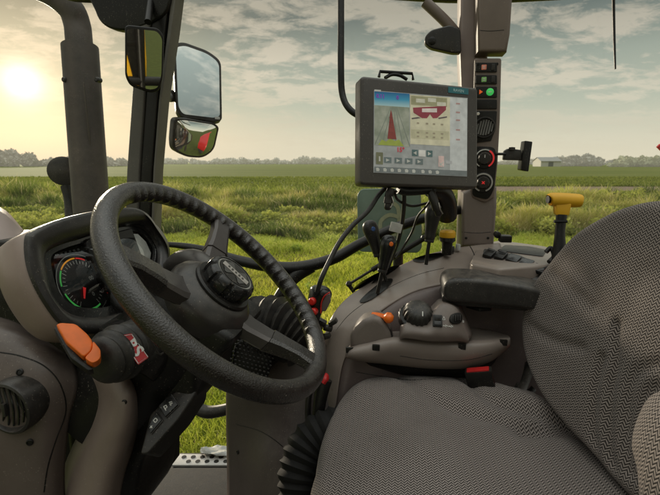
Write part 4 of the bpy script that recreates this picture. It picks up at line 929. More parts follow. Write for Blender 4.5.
# joystick with red buttons
js = thing('joystick', 'black and grey joystick grip with two red buttons behind the wheel rim', 'joystick', P(318, 330, 1.0))
jd = 1.0; m = MB(); m.tube([P(313, 325, jd), P(315, 312, jd), P(317.5, 301, jd), P(321, 292, jd), P(322.5, 287.5, jd), P(323, 285.5, jd)], [.012, .0165, .024, .0275, .020, .006], 22, 5, flat=.85); jg = m.build('grip', GLOSSB, js)
for (a, b_) in ((311.5, 301.5), (313, 312)):
    q = MB(); f_ = Frame(P(a, b_, .976), V((1, -.45, .1)), V((.1, .1, 1))); q.lathe(f_.M, [(.0085, -.01), (.0085, 0), (.006, .003), (.0001, .0035)], 18); q.build('button', simple('red_button', (.72, .03, .02), .3), jg)
q = MB(); q.prism(side(324, 302, .972).M, roundpoly(side(324, 302, .972).poly([(321, 311), (322, 303), (325.5, 296), (330, 293.5), (330.5, 302), (326, 311)]), .003), -.006, .003, .002); q.build('side_inlay', plastic('grey_inlay', (.16, .12, .11), .4), jg)
f_ = side(324, 302, .970); q = MB(); q.tube([f_.at(*f_.tr(a, b_), .002) for a, b_ in ((321, 313), (321.5, 303), (324.5, 296), (330, 292))], .0016, 6, 4); q.build('red_edge', simple('red_edging', (.6, .03, .02), .35), jg)
m = MB(); m.tube([P(313, 324, 1.0), P(314, 336, 1.0), P(312, 352, 1.01)], [.012, .010, .014], 12); m.build('shaft', BLACK, js)
# clutter of small lugs under the joystick
m = MB()
for k, (a, b_) in enumerate(((322, 322), (328, 328), (318, 334), (326, 336), (333, 322))):
    m.box(Frame(P(a, b_, 1.04), BK+UPV*(.3*k-.5), UPV).M, .022, .012, .02, .004)
m.build('base_lugs', DARK, js)

# big rubber bellows behind the wheel
bl = thing('lever_bellows', 'large black pleated rubber bellows behind the right of the wheel rim', 'bellows', P(285, 370, 1.0))
ctr = PL([(262, 330, 1.06), (272, 328, 1.05), (284, 330, 1.04), (296, 336, 1.03), (306, 344, 1.02)]); c2 = catmull(ctr, 6); prof = []
m = MB(); k = len(c2); rads = []
for i in range(k): 
    t = i/(k-1); rads.append(.075-.02*t + (.009 if i % 3 == 0 else (-.006 if i % 3 == 1 else .002)))
m.tube(c2, rads, 30, 0); m.build('bellows', RUBBER, bl)
m = MB(); m.tube([P(246, 345, 1.10), P(262, 330, 1.06)], [.085, .082], 28, 0); m.build('mounting_flange', BLACK, bl)
# ribbed foot rest pad
fpd = thing('foot_pedal', 'black ribbed foot pedal in the shade below the wheel spoke', 'pedal', P(255, 375, .98))
f_ = Frame(P(252, 356, .99), V((.92, .1, -.32)), V((.25, .25, 1)))
m = MB(); m.prism(f_.M, roundpoly(f_.poly([(230, 376), (234, 346), (246, 336), (274, 352), (268, 380)]), .01), -.03, 0, .006); pd_ = m.build('pedal_plate', BLACK, fpd)
m = MB()
for i in range(9):
    for j in range(10): m.box(f_.M @ Matrix.Translation((-.042+.0095*j+.003*(i % 2), -.035+.0085*i, .001)), .006, .0045, .004, .001, 1)
m.build('pedal_studs', RUBBER, pd_)
# handbrake with red tip
hb = thing('hand_brake_lever', 'short black lever with red tip beside the seat front', 'lever', P(322, 430, .98))
m = MB(); m.tube([P(317, 432, .97), P(319, 408, .97), P(322, 390, .97), P(325, 379, .97)], [.013, .014, .016, .017], 16, 4, flat=.8); m.build('grip', BLACK, hb)
m = MB(); m.tube([P(323.5, 380, .968), P(326.5, 376.5, .966), P(328, 375.2, .965)], [.0165, .013, .004], 14, 3, flat=.6); m.build('tip', RED, hb)
m = MB(); m.tube([P(309, 440, 1.0), P(308, 405, 1.0), P(312, 385, 1.0), P(316, 375, 1.01)], [.006, .007, .006, .004], 10); m.build('guide_rail', DARK, hb)
# gaiter at the seat foot
gt = thing('pleated_gaiter', 'black pleated gaiter at the foot of the seat cushion', 'gaiter', P(305, 480, .9))
c2 = catmull(PL([(296, 500, .88), (300, 470, .90), (312, 444, .92), (334, 428, .93), (352, 424, .94)]), 12); m = MB(); k = len(c2)
m.tube(c2, [(.034+.012*math.sin(math.pi*i/(k-1))) + .0035*math.sin(i*2*math.pi/4+.5*math.sin(i)) for i in range(k)], 30, 0); m.build('pleats', GAITER, gt)

# ---------------------------------------------------------------- control pod on the armrest
pod = thing('control_pod', 'grey brown armrest control pod with knob, rocker and orange lever beside the seat', 'control panel', P(430, 360, .98))
def edge(px, py, d): return P(px, py, d)
m = MB(); m.grid([
    PL([(346, 352, 1.00), (352, 343, 1.02), (372, 333, 1.05), (395, 328, 1.07), (430, 328, 1.07), (465, 327, 1.07), (490, 331, 1.06), (508, 336, 1.05)]),
    PL([(346, 354, .985), (352, 347, .985), (372, 341, .99), (395, 336, .99), (430, 338, .99), (465, 339, .99), (490, 338, .99), (509, 337, 1.0)]),
    PL([(346.5, 356, .975), (352, 349, .965), (372, 343.5, .96), (395, 338.5, .96), (430, 341, .96), (465, 342, .96), (490, 341, .965), (510, 338.5, .975)]),
    PL([(346.5, 357, .97), (352, 353, .955), (372, 350, .95), (395, 345, .95), (430, 347, .95), (465, 349, .95), (490, 346, .955), (510, 343, .97)]),
    PL([(348, 358, .972), (354, 358, .960), (372, 357, .955), (395, 353, .955), (430, 356, .955), (465, 358, .955), (490, 354, .96), (509, 346, .975)]),
    PL([(352, 359, 1.0), (362, 361, .985), (378, 362, .98), (398, 364, .98), (430, 367, .98), (465, 367, .98), (490, 361, .985), (505, 350, 1.0)]),
    PL([(362, 359, 1.04), (372, 362, 1.03), (385, 364, 1.03), (402, 366, 1.03), (430, 369, 1.03), (465, 369, 1.03), (485, 362, 1.03), (500, 352, 1.04)]),
], 5); m.build('pod_shell', plastic('pod_plastic', (.235, .193, .17), .38, .09, 700, .1, dust=.3), pod, ang=70, solid=.003)
# dark underside tub
m = MB(); m.grid([
    PL([(362, 359, 1.005), (398, 363, .985), (430, 366, .985), (465, 366, .985), (500, 352, 1.0)]),
    PL([(372, 366, 1.02), (400, 371, 1.01), (432, 374, 1.01), (466, 373, 1.01), (494, 362, 1.02)]),
    PL([(385, 371, 1.06), (405, 377, 1.06), (434, 379, 1.06), (466, 378, 1.06), (488, 368, 1.06)]),
], 5); m.build('pod_underside', BLACK, pod, ang=70, solid=.003)
pf = side(430, 350, .945)
for (px, py) in ((349.5, 349), (376, 346.5), (462, 345.5), (503.5, 341.5)):
    ok, loc, nn, *_ = S.ray_cast(bpy.context.evaluated_depsgraph_get(), CAM, ray(px, py+1).normalized(), distance=1.3)
    q = MB(); q.box(Frame(loc if ok else P(px, py, .95), BK, UPV).M, .016, .013, .006, .001); q.build('recess', BLACK, pod)
# half dome
hd_ = side(372, 345, .985)
m = MB(); m.prism(hd_.M, hd_.poly([(350, 346), (350.5, 335), (355, 326), (363, 318.5), (373, 315), (380, 316.5), (386, 322), (391, 331), (393, 341), (372, 348)]), -.035, .012, .012, 5); m.build('dome', plastic('pod_plastic_dome', (.18, .148, .13), .40, .09, 700, .1, dust=.3), pod)
m = MB(); m.prism(side(387, 328, .966).M, side(387, 328, .966).poly([(380, 320), (385, 322), (391, 332), (393, 339), (388, 340), (383, 331)]), -.02, 0, .003); m.build('dome_slot', DARK, pod)
m = MB(); m.tube([P(372, 313.5, .985), P(378, 314.8, .98), P(385, 317, .97), P(388, 318, .965)], [.005, .0075, .009, .011], 12, 4, flat=.6); ol = m.build('orange_lever', ORANGE, pod)
q = MB(); q.lathe(Frame(P(388.5, 318, .962), BK+UPV*.3, UPV).M, [(.011, -.008), (.012, 0), (.010, .008), (.006, .011), (.0001, .012)], 8); q.build('lever_end', ORANGE, ol)
# knob base hump
m = MB(); m.grid([
    PL([(400, 333, 1.0), (402, 321, 1.01), (408, 314, 1.02), (424, 312, 1.02), (433, 305, 1.02), (441, 299, 1.02), (457, 302, 1.02), (465, 316, 1.02), (472, 334, 1.02)]),
    PL([(400, 335, .965), (402, 323, .965), (410, 318, .97), (425, 321, .965), (433, 312, .965), (442, 304, .965), (456, 308, .965), (463, 320, .965), (471, 337, .965)]),
    PL([(400, 336.5, .95), (403, 325, .948), (411, 321, .948), (426, 323, .945), (434, 313.5, .945), (443, 306, .948), (455, 309.5, .948), (461, 321, .945), (469, 339, .945)]),
    PL([(400, 338, .945), (404, 333, .935), (413, 332, .93), (428, 334, .925), (436, 332, .925), (445, 332, .925), (455, 332, .93), (461, 335, .935), (469, 341, .945)]),
    PL([(400, 339, .95), (405, 338, .94), (414, 339, .935), (428, 341, .935), (437, 341.5, .935), (446, 341.5, .935), (456, 341, .94), (462, 341.5, .945), (468, 342.5, .95)]),
], 5); hump = m.build('switch_block', plastic('pod_plastic_block', (.18, .145, .128), .40, .09, 700, .1, dust=.3), pod, ang=60, solid=.003)
kf = Frame(P(417, 317, .965), V((1, 0, -.05)), V((.05, .93, .55)))
m = MB(); m.lathe(kf.M, [(.040, -.012), (.041, .0), (.039, .004), (.036, .0055), (.0001, .0055)], 48, mod=lambda a, i: 1+.02*math.cos(a*24)*(i in (1, 2))); m.build('knob_ring', BLACK, hump)
m = MB(); m.lathe(kf.M, [(.0315, .004), (.032, .012), (.030, .020), (.027, .026), (.021, .031), (.010, .0335), (.0001, .034)], 72, mod=lambda a, i: 1+.038*math.cos(a*18)*(i in (0, 1, 2, 3))); kn = m.build('rotary_knob', RUBBER, hump)
m = MB(); m.box(kf.M @ Matrix.Translation((.004, -.018, .0328)) @ Matrix.Rotation(R(32), 4, 'X'), .0022, .010, .0012); m.build('pointer', WHITE, kn)
# rocker and rotary switch on the block's face, found by casting onto it
def on_skin(px, py, lift=.001):
    ok, loc, nn, *_ = S.ray_cast(bpy.context.evaluated_depsgraph_get(), CAM, ray(px, py).normalized(), distance=2)
    if nn.dot(ray(px, py)) > 0: nn = -nn
    ax = UPV.cross(nn).normalized(); return Frame(loc+nn*lift, ax, nn.cross(ax))
f_ = on_skin(437.5, 321); m = MB(); m.box(f_.M, .020, .026, .006, .002); rk = m.build('rocker_switch', BLACK, hump)
m = MB(); m.box(f_.M @ Matrix.Translation((0, .005, .004)) @ Matrix.Rotation(R(12), 4, 'X'), .014, .011, .004, .001); m.box(f_.M @ Matrix.Translation((0, -.006, .0035)), .014, .009, .003, .001); m.build('rocker', GLOSSB, rk)
f_ = on_skin(455.5, 318.5); m = MB(); m.prism(f_.M, smoothpoly([(-.016, -.003), (-.008, .009), (.010, .011), (.016, .002), (.009, -.010), (-.009, -.011)], 5), -.002, .003, .001); rk = m.build('turn_switch', BLACK, hump)
m = MB()
for k in (-.004, .0015, .007): m.box(f_.M @ Matrix.Translation((k, 0, .005)) @ Matrix.Rotation(R(-18), 4, 'Z'), .0028, .013, .004, .0008)
m.build('finger_ribs', DARK, rk)
for k, (px, py, s_) in enumerate(((443.5, 318.5, '\u25b3'), (445, 326, '-'), (450.5, 326.5, 'x'), (463, 322, 'o'))):
    f_ = on_skin(px, py, .0006); m = MB()
    if k == 0: 
        for (a, b_) in (((-.003, -.003), (.003, -.003)), ((.003, -.003), (.001, .004)), ((.001, .004), (-.003, -.003))): m.tube([f_.at(*a, 0), f_.at(*b_, 0)], .0006, 5, 0)
    else:
        for (a, b_) in (((-.006, 0), (.006, .0005)), ((-.004, .0025), (.002, -.0028)), ((.001, .003), (.005, -.002))): m.tube([f_.at(*a, 0), f_.at(*b_, 0)], .0006, 5, 0)
    m.build('symbol', WHITE, hump)
# red tell tale behind
f_ = on_skin(468.5, 302.5, .002); m = MB(); m.box(f_.M, .007, .004, .003, .001); m.build('tell_tale', REDL, con)
m = MB(); m.prism(flat(478, 306, 1.02).M, roundpoly(flat(478, 306, 1.02).poly([(466, 306), (466, 302), (490, 305), (492, 309), (480, 310)]), .004), -.004, .004, .002); m.build('ash_tray', BLACK, con)
# ---------------------------------------------------------------- driver's seat
def pad(name, fr, outline, T, mat, parent, disp=None, nr=22, side_n=8, puff=3.0, crown=.35):
    """upholstered pad: outline in the frame's plane (mid height), domed towards +n"""
    n = len(outline); cx = sum(p[0] for p in outline)/n; cy = sum(p[1] for p in outline)/n
    vs = []; uvs = []; fs = []
    # rings from the underside, round the edge, to the crown
    prof = [(.90, -T*.9), (.955, -T*.75), (.985, -T*.45), (1.0, -T*.1)]
    for k in range(1, side_n+1):
        a = math.pi/2*k/side_n; prof.append((1-(1-math.cos(a))*.10, -T*.1+T*.75*math.sin(a)))
    r0, h0 = prof[-1]
    for k in range(1, nr+1):
        s = r0*(1-k/nr); s = max(s, .002); prof.append((s, h0 + T*crown*(1-(s/r0)**puff)))
    dist = 0; last = prof[0]
    for (s, h) in prof:
        dist += math.hypot((s-last[0])*.25, h-last[1]); last = (s, h)
        for (a, b) in outline:
            x = cx+(a-cx)*s; y = cy+(b-cy)*s
            hh = h + (disp(x, y)*min(1, max(0, (1.0-s)*6)) if disp else 0)
            vs.append(fr.at(x, y, hh))
            extra = max(0, -(h-h0))*1.0
            l = math.hypot(a-cx, b-cy); uvs.append((x+(a-cx)/l*extra, y+(b-cy)/l*extra))
    R_ = len(prof)
    for i in range(R_-1):
        for j in range(n): fs.append((i*n+j, i*n+(j+1) % n, (i+1)*n+(j+1) % n, (i+1)*n+j))
    fs.append(tuple(range(n))[::-1]); fs.append(tuple((R_-1)*n+j for j in range(n)))
    me = bpy.data.meshes.new(name); off = rootloc(parent); me.from_pydata([v-off for v in vs], [], fs)
    ul = me.uv_layers.new(name='UVMap')
    for l in me.loops: ul.data[l.index].uv = uvs[l.vertex_index]
    me.shade_smooth(); me.materials.append(mat)
    o = bpy.data.objects.new(name, me); C.objects.link(o); o.parent = parent
    return o
def seglines(lines, wdt, dep):
    def f(x, y):
        t = 0  # stitched creases
        for ln, ww, dd in lines:
            best = 9
            for (x0, y0), (x1, y1) in zip(ln[:-1], ln[1:]):
                dx, dy = x1-x0, y1-y0; u = max(0, min(1, ((x-x0)*dx+(y-y0)*dy)/(dx*dx+dy*dy))); best = min(best, math.hypot(x-x0-u*dx, y-y0-u*dy))
            t += 1.3*dd*math.exp(-(best/(ww*1.3))**2)
        return t
    return f
def smoothline(fr, px): return [(q.x, q.y) for q in catmull([V((*fr.tr(*p), 0)) for p in px], 5)]

seat = thing('driver_seat', "driver's seat upholstered in grey brown zigzag woven fabric", 'seat', P(480, 560, .72))
cf_ = Frame(P(470, 440, .78), BK, RT); z_s = cf_.o.z
cf_ = Frame(V((.22, .68, CAMZ-.548)), BK, RT)
px_out = [(312, 520), (315, 480), (322, 446), (338, 414), (364, 393), (398, 384.5), (450, 386), (500, 399), (542, 414)]
vis = [cf_.tr(*p) for p in px_out]
far_r = max(p[1] for p in vis)
ol_ = vis + [(.27, .10), (.285, -.05), (.27, -.20), (.17, -.25), (.0, -.26), (-.13, -.24)]
ol_ = smoothpoly(ol_, 14)
lines = [(smoothline(cf_, [(392, 398), (415, 420), (445, 440), (500, 452), (560, 458)]), .012, -.006),
         (smoothline(cf_, [(460, 402), (475, 425), (500, 438), (545, 445), (590, 452)]), .010, -.008),
         (smoothline(cf_, [(478, 398), (492, 416), (520, 430), (560, 440)]), .014, .005),
         (smoothline(cf_, [(520, 460), (560, 452), (585, 462)]), .014, -.010),
         (smoothline(cf_, [(352, 410), (385, 440), (420, 480)]), .03, .004)]
def cush(x, y):
    return seglines(lines, 0, 0)(x, y) + .022*math.exp(-((y-.19)/.07)**2) + .022*math.exp(-((y+.22)/.07)**2) - .010*math.exp(-(y/.12)**2)*math.exp(-((x-.08)/.16)**2)
pad('cushion', cf_, ol_, .070, FABRIC, seat, cush, 64, 8, 2.4)
m = MB(); m.prism(cf_.M, [(cf0*.86+.02, cf1*.86) for cf0, cf1 in ol_], -.16, -.066, .01); m.build('seat_base', BLACK, seat)
# backrest
TI = R(13)
bx_ = P(700, 330, .57)-P(515, 322, .97); bx_.z = 0; bx_.normalize(); bk2 = UPV.cross(bx_)
bf = Frame(P(515, 322, .97), bx_, UPV*math.cos(TI)+bk2*math.sin(TI))
px_b = [(660, 197), (629, 199), (597, 211), (564, 233), (536, 266), (519, 292), (513, 322), (516, 354), (529, 388), (551, 420), (580, 452), (606, 484)]
visb = [bf.tr(*p) for p in px_b]
near = max(p[0] for p in visb); 
ys = [p[1] for p in visb]; cxm = (min(p[0] for p in visb)+.24)
rest = [(.305, .288), (.362, .264), (.420, .208), (.468, .125), (.488, .03), (.470, -.07), (.420, -.135), (.366, -.155)]
ob_ = smoothpoly((visb[::-1]+rest), 14)
bl_ = [(smoothline(bf, l_), w_, d_) for l_, w_, d_ in (
    ([(536, 262), (560, 282), (587, 306)], .010, -.005), ([(523, 323), (546, 338), (577, 347)], .009, -.005), ([(552, 250), (582, 280), (600, 310)], .012, -.003),
    ([(597, 357), (590, 390), (587, 431), (592, 462)], .007, -.006), ([(612, 323), (611, 363), (605, 397), (603, 444), (606, 466)], .007, -.006),
    ([(664, 361), (636, 369), (625, 390), (621, 444), (623, 470)], .008, -.0045), ([(668, 382), (646, 390), (637, 411), (634, 451), (636, 476)], .008, -.0045),
    ([(640, 270), (630, 290), (622, 320)], .016, -.002))]
def backd(x, y): return seglines(bl_, 0, 0)(x, y) 
bf_ = bf; bf = Frame(bf.o-bf.n*.034, bf.x, bf.y)
pad('backrest', bf, ob_, .036, FABRIC, seat, backd, 64, 8, 2.0, .10)
m = MB(); m.prism(bf.M, [(a*.97+.0, b_*.97) for a, b_ in ob_], -.12, -.07, .01); m.build('back_shell', BLACK, seat)
# near side bolster
m_f = Frame(P(690, 455, .50), -RT, UPV*math.cos(TI)+BK*math.sin(TI))
bo = smoothpoly([m_f.tr(*p) for p in [(662, 480), (655, 450), (662, 420), (680, 396), (730, 386), (780, 420), (790, 500), (760, 560), (680, 560), (666, 510)]], 6)
pad('side_bolster', m_f, bo, .05, FABRIC, seat, None, 16, 8, 2.2)
# seam piping round the backrest rim
m = MB(); m.tube([bf.at(a*1.001, b_*1.001, -.012) for a, b_ in ob_[::6]], .0035, 8, 2, closed=True); m.build('piping', BLACK, seat)
# armrest
ar = thing('armrest', 'thick black padded armrest in front of the backrest above the control pod', 'armrest', P(490, 320, .98))
af = side(490, 290, .94)
ao = smoothpoly(af.poly([(443.5, 291), (446, 283), (455, 279), (478, 279.5), (508, 283), (538, 289), (556, 296), (556, 313), (520, 309), (480, 305), (453, 303), (445.5, 299)]), 5)
m = MB(); m.prism(af.M, ao, -.105, 0, .022, 6, both=True); m.build('pad', plastic('black_vinyl', (.024, .022, .021), .42, .35, 500, .15, dust=.3), ar)
m = MB(); m.prism(af.M, [(a_*1., b_*.55-.028) for a_, b_ in ao], -.09, -.02, .004); m.build('support', DARK, ar)
# buckle
bu = thing('belt_buckle', 'black seat belt buckle with red release button between cushion and console', 'buckle', P(482, 385, .95))
f_ = Frame(P(479, 374, .945), BK*.9+UPV*.25-RT*.2, UPV-BK*.32)
m = MB(); m.box(f_.M @ Matrix.Translation((0, -.022, 0)), .056, .066, .024, .004); m.build('housing', BLACK, bu)
m = MB(); m.box(f_.M @ Matrix.Translation((0, .0115, .002)), .046, .004, .016, .001); m.build('release_button', RED, bu)
m = MB(); m.box(f_.M @ Matrix.Translation((.01, -.09, -.004)), .036, .09, .008, .003); m.build('stalk', RUBBER, bu)
sb = MB()
for (a, b_) in ((P(520, 384, .97), P(506, 402, .97)), (P(534, 388, .96), P(512, 404, .96))): sb.tube([a, a.lerp(b_, .5)+V((0, 0, -.006)), b_], [.010]*3, 8, 3, flat=.3)
sb.tube([P(512, 398, .95), P(520, 392, .95), P(527, 376, .97), P(530, 362, .99)], [.013]*4, 8, 4, flat=.3); tag(sb.build('seat_belt', RUBBER), 'black seat belt webbing in the gap between cushion and backrest', 'belt')

# ---------------------------------------------------------------- steering wheel
wc = cam2world(-.16415, -.0558, -.6943)
def camdir(x, y, z_): return cam2world(x, y, z_)-CAM
wn = camdir(.699, .6788, .2251).normalized()
sf0 = Frame(wc, RT, wn.cross(RT))
sf0 = Frame(wc, RT - wn*RT.dot(wn), wn.cross(RT - wn*RT.dot(wn)))
assert sf0.n.dot(wn) > .9
sw_ = thing('steering_wheel', 'black three spoke steering wheel with grained rim, finger bumps and knurled hub', 'steering wheel', wc)
RAD = .200
def ang_of(px, py): a, b_ = sf0.tr(px, py); return math.atan2(b_, a)
a0, a1 = ang_of(150, 192), ang_of(316, 352)
m = MB(); N = 480; K = 20
vs = []
spans = (ang_of(128, 197), ang_of(314, 336))
def inarc(a):
    lo, hi = spans; 
    if (hi-lo) % (2*math.pi) > math.pi: lo, hi = hi, lo
    return ((a-lo) % (2*math.pi)) < ((hi-lo) % (2*math.pi)), ((a-lo) % (2*math.pi))
for i in range(N):
    a = 2*math.pi*i/N; ins, rel = inarc(a)
    c, s_ = math.cos(a), math.sin(a)
    for j in range(K):
        b_ = 2*math.pi*j/K; r = .0158; 
        rx = math.cos(b_); rz = math.sin(b_)
        if ins:
            w_ = max(0, math.cos(b_-math.pi*.88))**7; r += .0062*w_*max(0, math.sin(rel*56))
        vs.append(sf0.at((RAD+rx*r*1.0)*c, (RAD+rx*r*1.0)*s_, rz*r*1.05))
fs = [(i*K+j, i*K+(j+1) % K, ((i+1) % N)*K+(j+1) % K, ((i+1) % N)*K+j) for i in range(N) for j in range(K)]
m.add(vs, fs); m.build('rim', LEATH, sw_, ang=180)
for (px, py) in ((221, 226), (120, 256), (312, 362)):
    a = ang_of(px, py); d = V((math.cos(a), math.sin(a), 0)); t = V((-d.y, d.x, 0))
    def sec(r, w_, h0, h1):
        c = d*r; k = .25*w_
        pts = [(-w_, h0+k), (-w_+k, h0), (w_-k, h0), (w_, h0+k), (w_, h1-k*.8), (w_-k*1.2, h1), (-w_+k*1.2, h1), (-w_, h1-k*.8)]
        return [sf0.at(c.x+t.x*u, c.y+t.y*u, h) for u, h in pts]
    m = MB(); m.rings([sec(.045, .026, -.048, -.022), sec(.075, .0235, -.046, -.020), sec(.105, .021, -.040, -.013), sec(.112, .0205, -.038, -.011)], True, True); sp1 = m.build('spoke_root', STEEL, sw_, ang=30)
    m = MB(); m.rings([sec(.1125, .0215, -.039, -.009), sec(.13, .0185, -.032, -.004), sec(.16, .0165, -.018, .004), sec(.187, .0185, -.011, .009), sec(.200, .024, -.008, .008)], True, True); m.build('spoke', LEATH if py != 226 else STEEL, sw_, ang=30)
m = MB(); m.lathe(sf0.M, [(.050, -.085), (.066, -.075), (.074, -.050), (.075, -.036), (.071, -.026), (.060, -.016), (.052, -.010), (.0001, -.010)], 56); m.build('hub_shell', plastic('hub_plastic', (.026, .023, .021), .34, .1, 700, .15, dust=.2), sw_)
m = MB(); m.lathe(sf0.M, [(.050, -.012), (.0505, -.006), (.048, -.003), (.046, -.003), (.0001, -.003)], 48); m.build('hub_ring', BLACK, sw_)
m = MB(); m.lathe(sf0.M, [(.0405, -.004), (.0425, .004), (.0425, .014), (.040, .020), (.036, .023), (.0335, .0235), (.033, .0215), (.0001, .0215)], 120, mod=lambda a, i: 1-(.085 if (math.cos(a*9) > .55 and i in (0, 1, 2, 3)) else 0)); hc = m.build('horn_cap', GLOSSB, sw_, ang=50)
vs2, fs2 = ring(0, 0, .0300, .0326); m = MB(); m.add([sf0.at(a, b_, .0222) for a, b_ in vs2], fs2); m.build('trim_ring', SILV, hc, recalc=False)
# emblem axes follow the picture: text runs along the wheel's lateral axis
p_ = V((*sf0.tr(222, 262, .022), 0)); q_ = V((*sf0.tr(246, 284, .022), 0))
ex_ = (sf0.x*(q_-p_).x + sf0.y*(q_-p_).y).normalized(); ef = Frame(sf0.at(0, 0, .0216), ex_, sf0.n.cross(ex_))
m = MB(); m.lathe(ef.M, [(.0295, 0), (.029, .0015), (.0001, .0018)], 40); em = m.build('emblem', BLACK, hc)
m = MB(); m.prism(ef.M, rect(.050, .0125, 0, 0, .001), .002, .0028, .0003); bar = m.build('name_bar', simple('warm_silver', (.50, .46, .42), .35, .5), em)
m = MB()
for sx_ in (-1, 1):
    for k in (-1, 1):
        m.add([ef.at(sx_*.003, k*.0075, .0024), ef.at(sx_*.021, k*.0075, .0024), ef.at(sx_*.015, k*.021, .0024), ef.at(sx_*.0115, k*.021, .0024)], [(0, 1, 2, 3)])
m.build('emblem_wedges', simple('dark_silver', (.16, .155, .15), .3, .8), em, recalc=False)
m = MB()
for k in range(5): m.prism(ef.M, rect(.0035, .006 if k % 2 else .0048, -.014+k*.007, 0), .0029, .0032)
m.build('emblem_marks', DARK, bar)

# ---------------------------------------------------------------- steering column and instrument panel
db = thing('dashboard', 'grey brown dashboard with hooded instrument cluster behind the steering wheel', 'dashboard', P(100, 470, .72))
m = MB(); m.tube([wc-wn*.03, wc-wn*.07, wc-wn*.13, wc-wn*.22, wc-wn*.32], [.058, .070, .080, .085, .09], 40, 5, flat=1.05); m.build('column_shroud', BLACK, db)
m = MB(); m.tube([P(168, 268, .80), P(180, 262, .79), P(196, 262, .77), P(210, 272, .75)], [.012, .020, .022, .02], 20, 4); m.build('column_collar', plastic('collar_plastic', (.05, .045, .042), .34, .1, 700, .15, dust=.2), db)
iF = Frame(P(105, 272, .785), RT, UPV*math.cos(R(22))+FW*math.sin(R(22)))
Dp = [(52, 256), (66, 248.5), (82, 243.5), (102, 237), (123, 231.5), (138, 232), (148, 240), (154, 252), (150, 272), (138, 290), (117, 303), (94, 308), (71, 304), (58, 290), (52, 271)]
Gp = [(45.5, 254), (62, 244), (80, 238.5), (101, 232), (124, 226), (141, 226), (153, 236), (160, 252), (157, 277), (143, 298), (120, 312), (93, 317), (68, 313), (52, 296), (46, 272)]
Ep = [(24, 240), (32, 230.5), (60, 219), (95, 211), (128, 207.5), (145, 213), (157, 228), (169, 250), (166, 282), (152, 310), (124, 328), (92, 334), (64, 328), (42, 302), (27, 270)]
def cl3(pxs, h): return [iF.at(*p, h) for p in smoothpoly(iF.poly(pxs, h), 6)]
def scl(pxs, h0, h, k, dx=0, dy=0):
    p = smoothpoly(iF.poly(pxs, h0), 6); cx = sum(a for a, _ in p)/len(p); cy = sum(b for _, b in p)/len(p)
    return [iF.at(cx+(a-cx)*k+dx, cy+(b-cy)*k+dy, h) for a, b in p]
D0 = cl3(Dp, 0); cen = sum(D0, V((0, 0, 0)))/len(D0)
m = MB(); m.rings([D0, [p.lerp(cen, .5) for p in D0], [p.lerp(cen, .99) for p in D0]], cap1=True)
scrn = simple('cluster_face', (.012, .012, .011), .12, spec=.8); disp_ = m.build('cluster_display', scrn, db, recalc=False)
m = MB(); m.rings([cl3(Dp, -.002), cl3(Dp, .006), scl(Dp, .006, .009, 1.02), cl3(Gp, .010), cl3(Gp, .016), scl(Gp, .016, .019, 1.02)]); m.build('bezel_lip', GLOSSB, db, ang=35)
m = MB(); m.rings([scl(Gp, .016, .010, .995), scl(Gp, .016, .022, 1.03), scl(Gp, .016, .030, 1.10), scl(Ep, .030, .037, .93), scl(Ep, .030, .034, .985), cl3(Ep, .028)]); m.build('bezel', DARK, db, ang=60)
m = MB(); m.rings([scl(Ep, .028, .0275, .985), scl(Ep, .028, .024, 1.005), scl(Ep, .028, .010, 1.015), scl(Ep, .028, -.008, 1.01), scl(Ep, .028, -.026, .98), scl(Ep, .028, -.042, .90), scl(Ep, .028, -.050, .7)], cap1=True); m.build('cluster_hood', plastic('hood_plastic', (.27, .205, .172), .38, .08, 700, .12, dust=.3), db, ang=60)
# grey panel field inside the display and round gauge
def dpoly(pts, h, mat, nm, par=disp_):
    m = MB(); v = [iF.at(*iF.tr(a, b_, h), h) for a, b_ in pts]; m.add(v, [tuple(range(len(v)))]); return m.build(nm, mat, par, smooth=False, recalc=False)
dpoly([(88, 243), (122, 233.5), (138, 234), (146, 242), (151, 253), (148, 272), (137, 288), (124, 295), (116, 284), (100, 262)], .0012, simple('pale_lcd', (.55, .55, .49), .12, spec=.8, emit=.12), 'info_screen')
gc = iF.tr(82.5, 284, .001); ge = iF.tr(110, 275, .001); gr_ = .040
def garc(r0, r1, a0, a1, mat, h, nm='gauge_arc'):
    vs, fs = ring(gc[0], gc[1], r0, r1, a0, a1, 40); m = MB(); m.add([iF.at(a, b_, h) for a, b_ in vs], fs); return m.build(nm, mat, gauge, smooth=False, recalc=False)
m = MB(); m.lathe(iF.M @ Matrix.Translation((gc[0], gc[1], .0016)), [(.052, 0), (.052, .0008), (.050, .0012), (.0001, .0012)], 56); gauge = m.build('gauge', simple('gauge_face', (.008, .008, .008), .35), disp_)
garc(.0505, .0518, 0, 360, GREYP, .0030, 'gauge_rim')
garc(.0425, .0455, 135, 170, GREENL, .0031); garc(.043, .0455, 82, 133, AMBERL, .0031); garc(.043, .0455, 55, 80, REDL, .0031); garc(.0425, .0455, 186, 290, GREENL, .0031)
m = MB()
for k in range(31):
    a = R(-70+k*10.); T = iF.M @ Matrix.Translation((gc[0]+.0375*math.cos(a), gc[1]+.0375*math.sin(a), .0031)) @ Matrix.Rotation(a, 4, 'Z'); m.box(T, .005 if k % 3 else .008, .0008, .0003)
m.build('tick_marks', WHITE, gauge)
m = MB(); a = R(238); T = iF.M @ Matrix.Translation((gc[0], gc[1], .0045)) @ Matrix.Rotation(a, 4, 'Z'); m.prism(T, [(-.004, -.0035), (.027, -.0010), (.027, .0010), (-.004, .0035)], 0, .0012); m.build('needle', REDL, gauge)
m = MB(); m.lathe(iF.M @ Matrix.Translation((gc[0], gc[1], .0035)), [(.008, 0), (.008, .0035), (.0001, .004)], 20); m.build('needle_hub', BLACK, gauge)
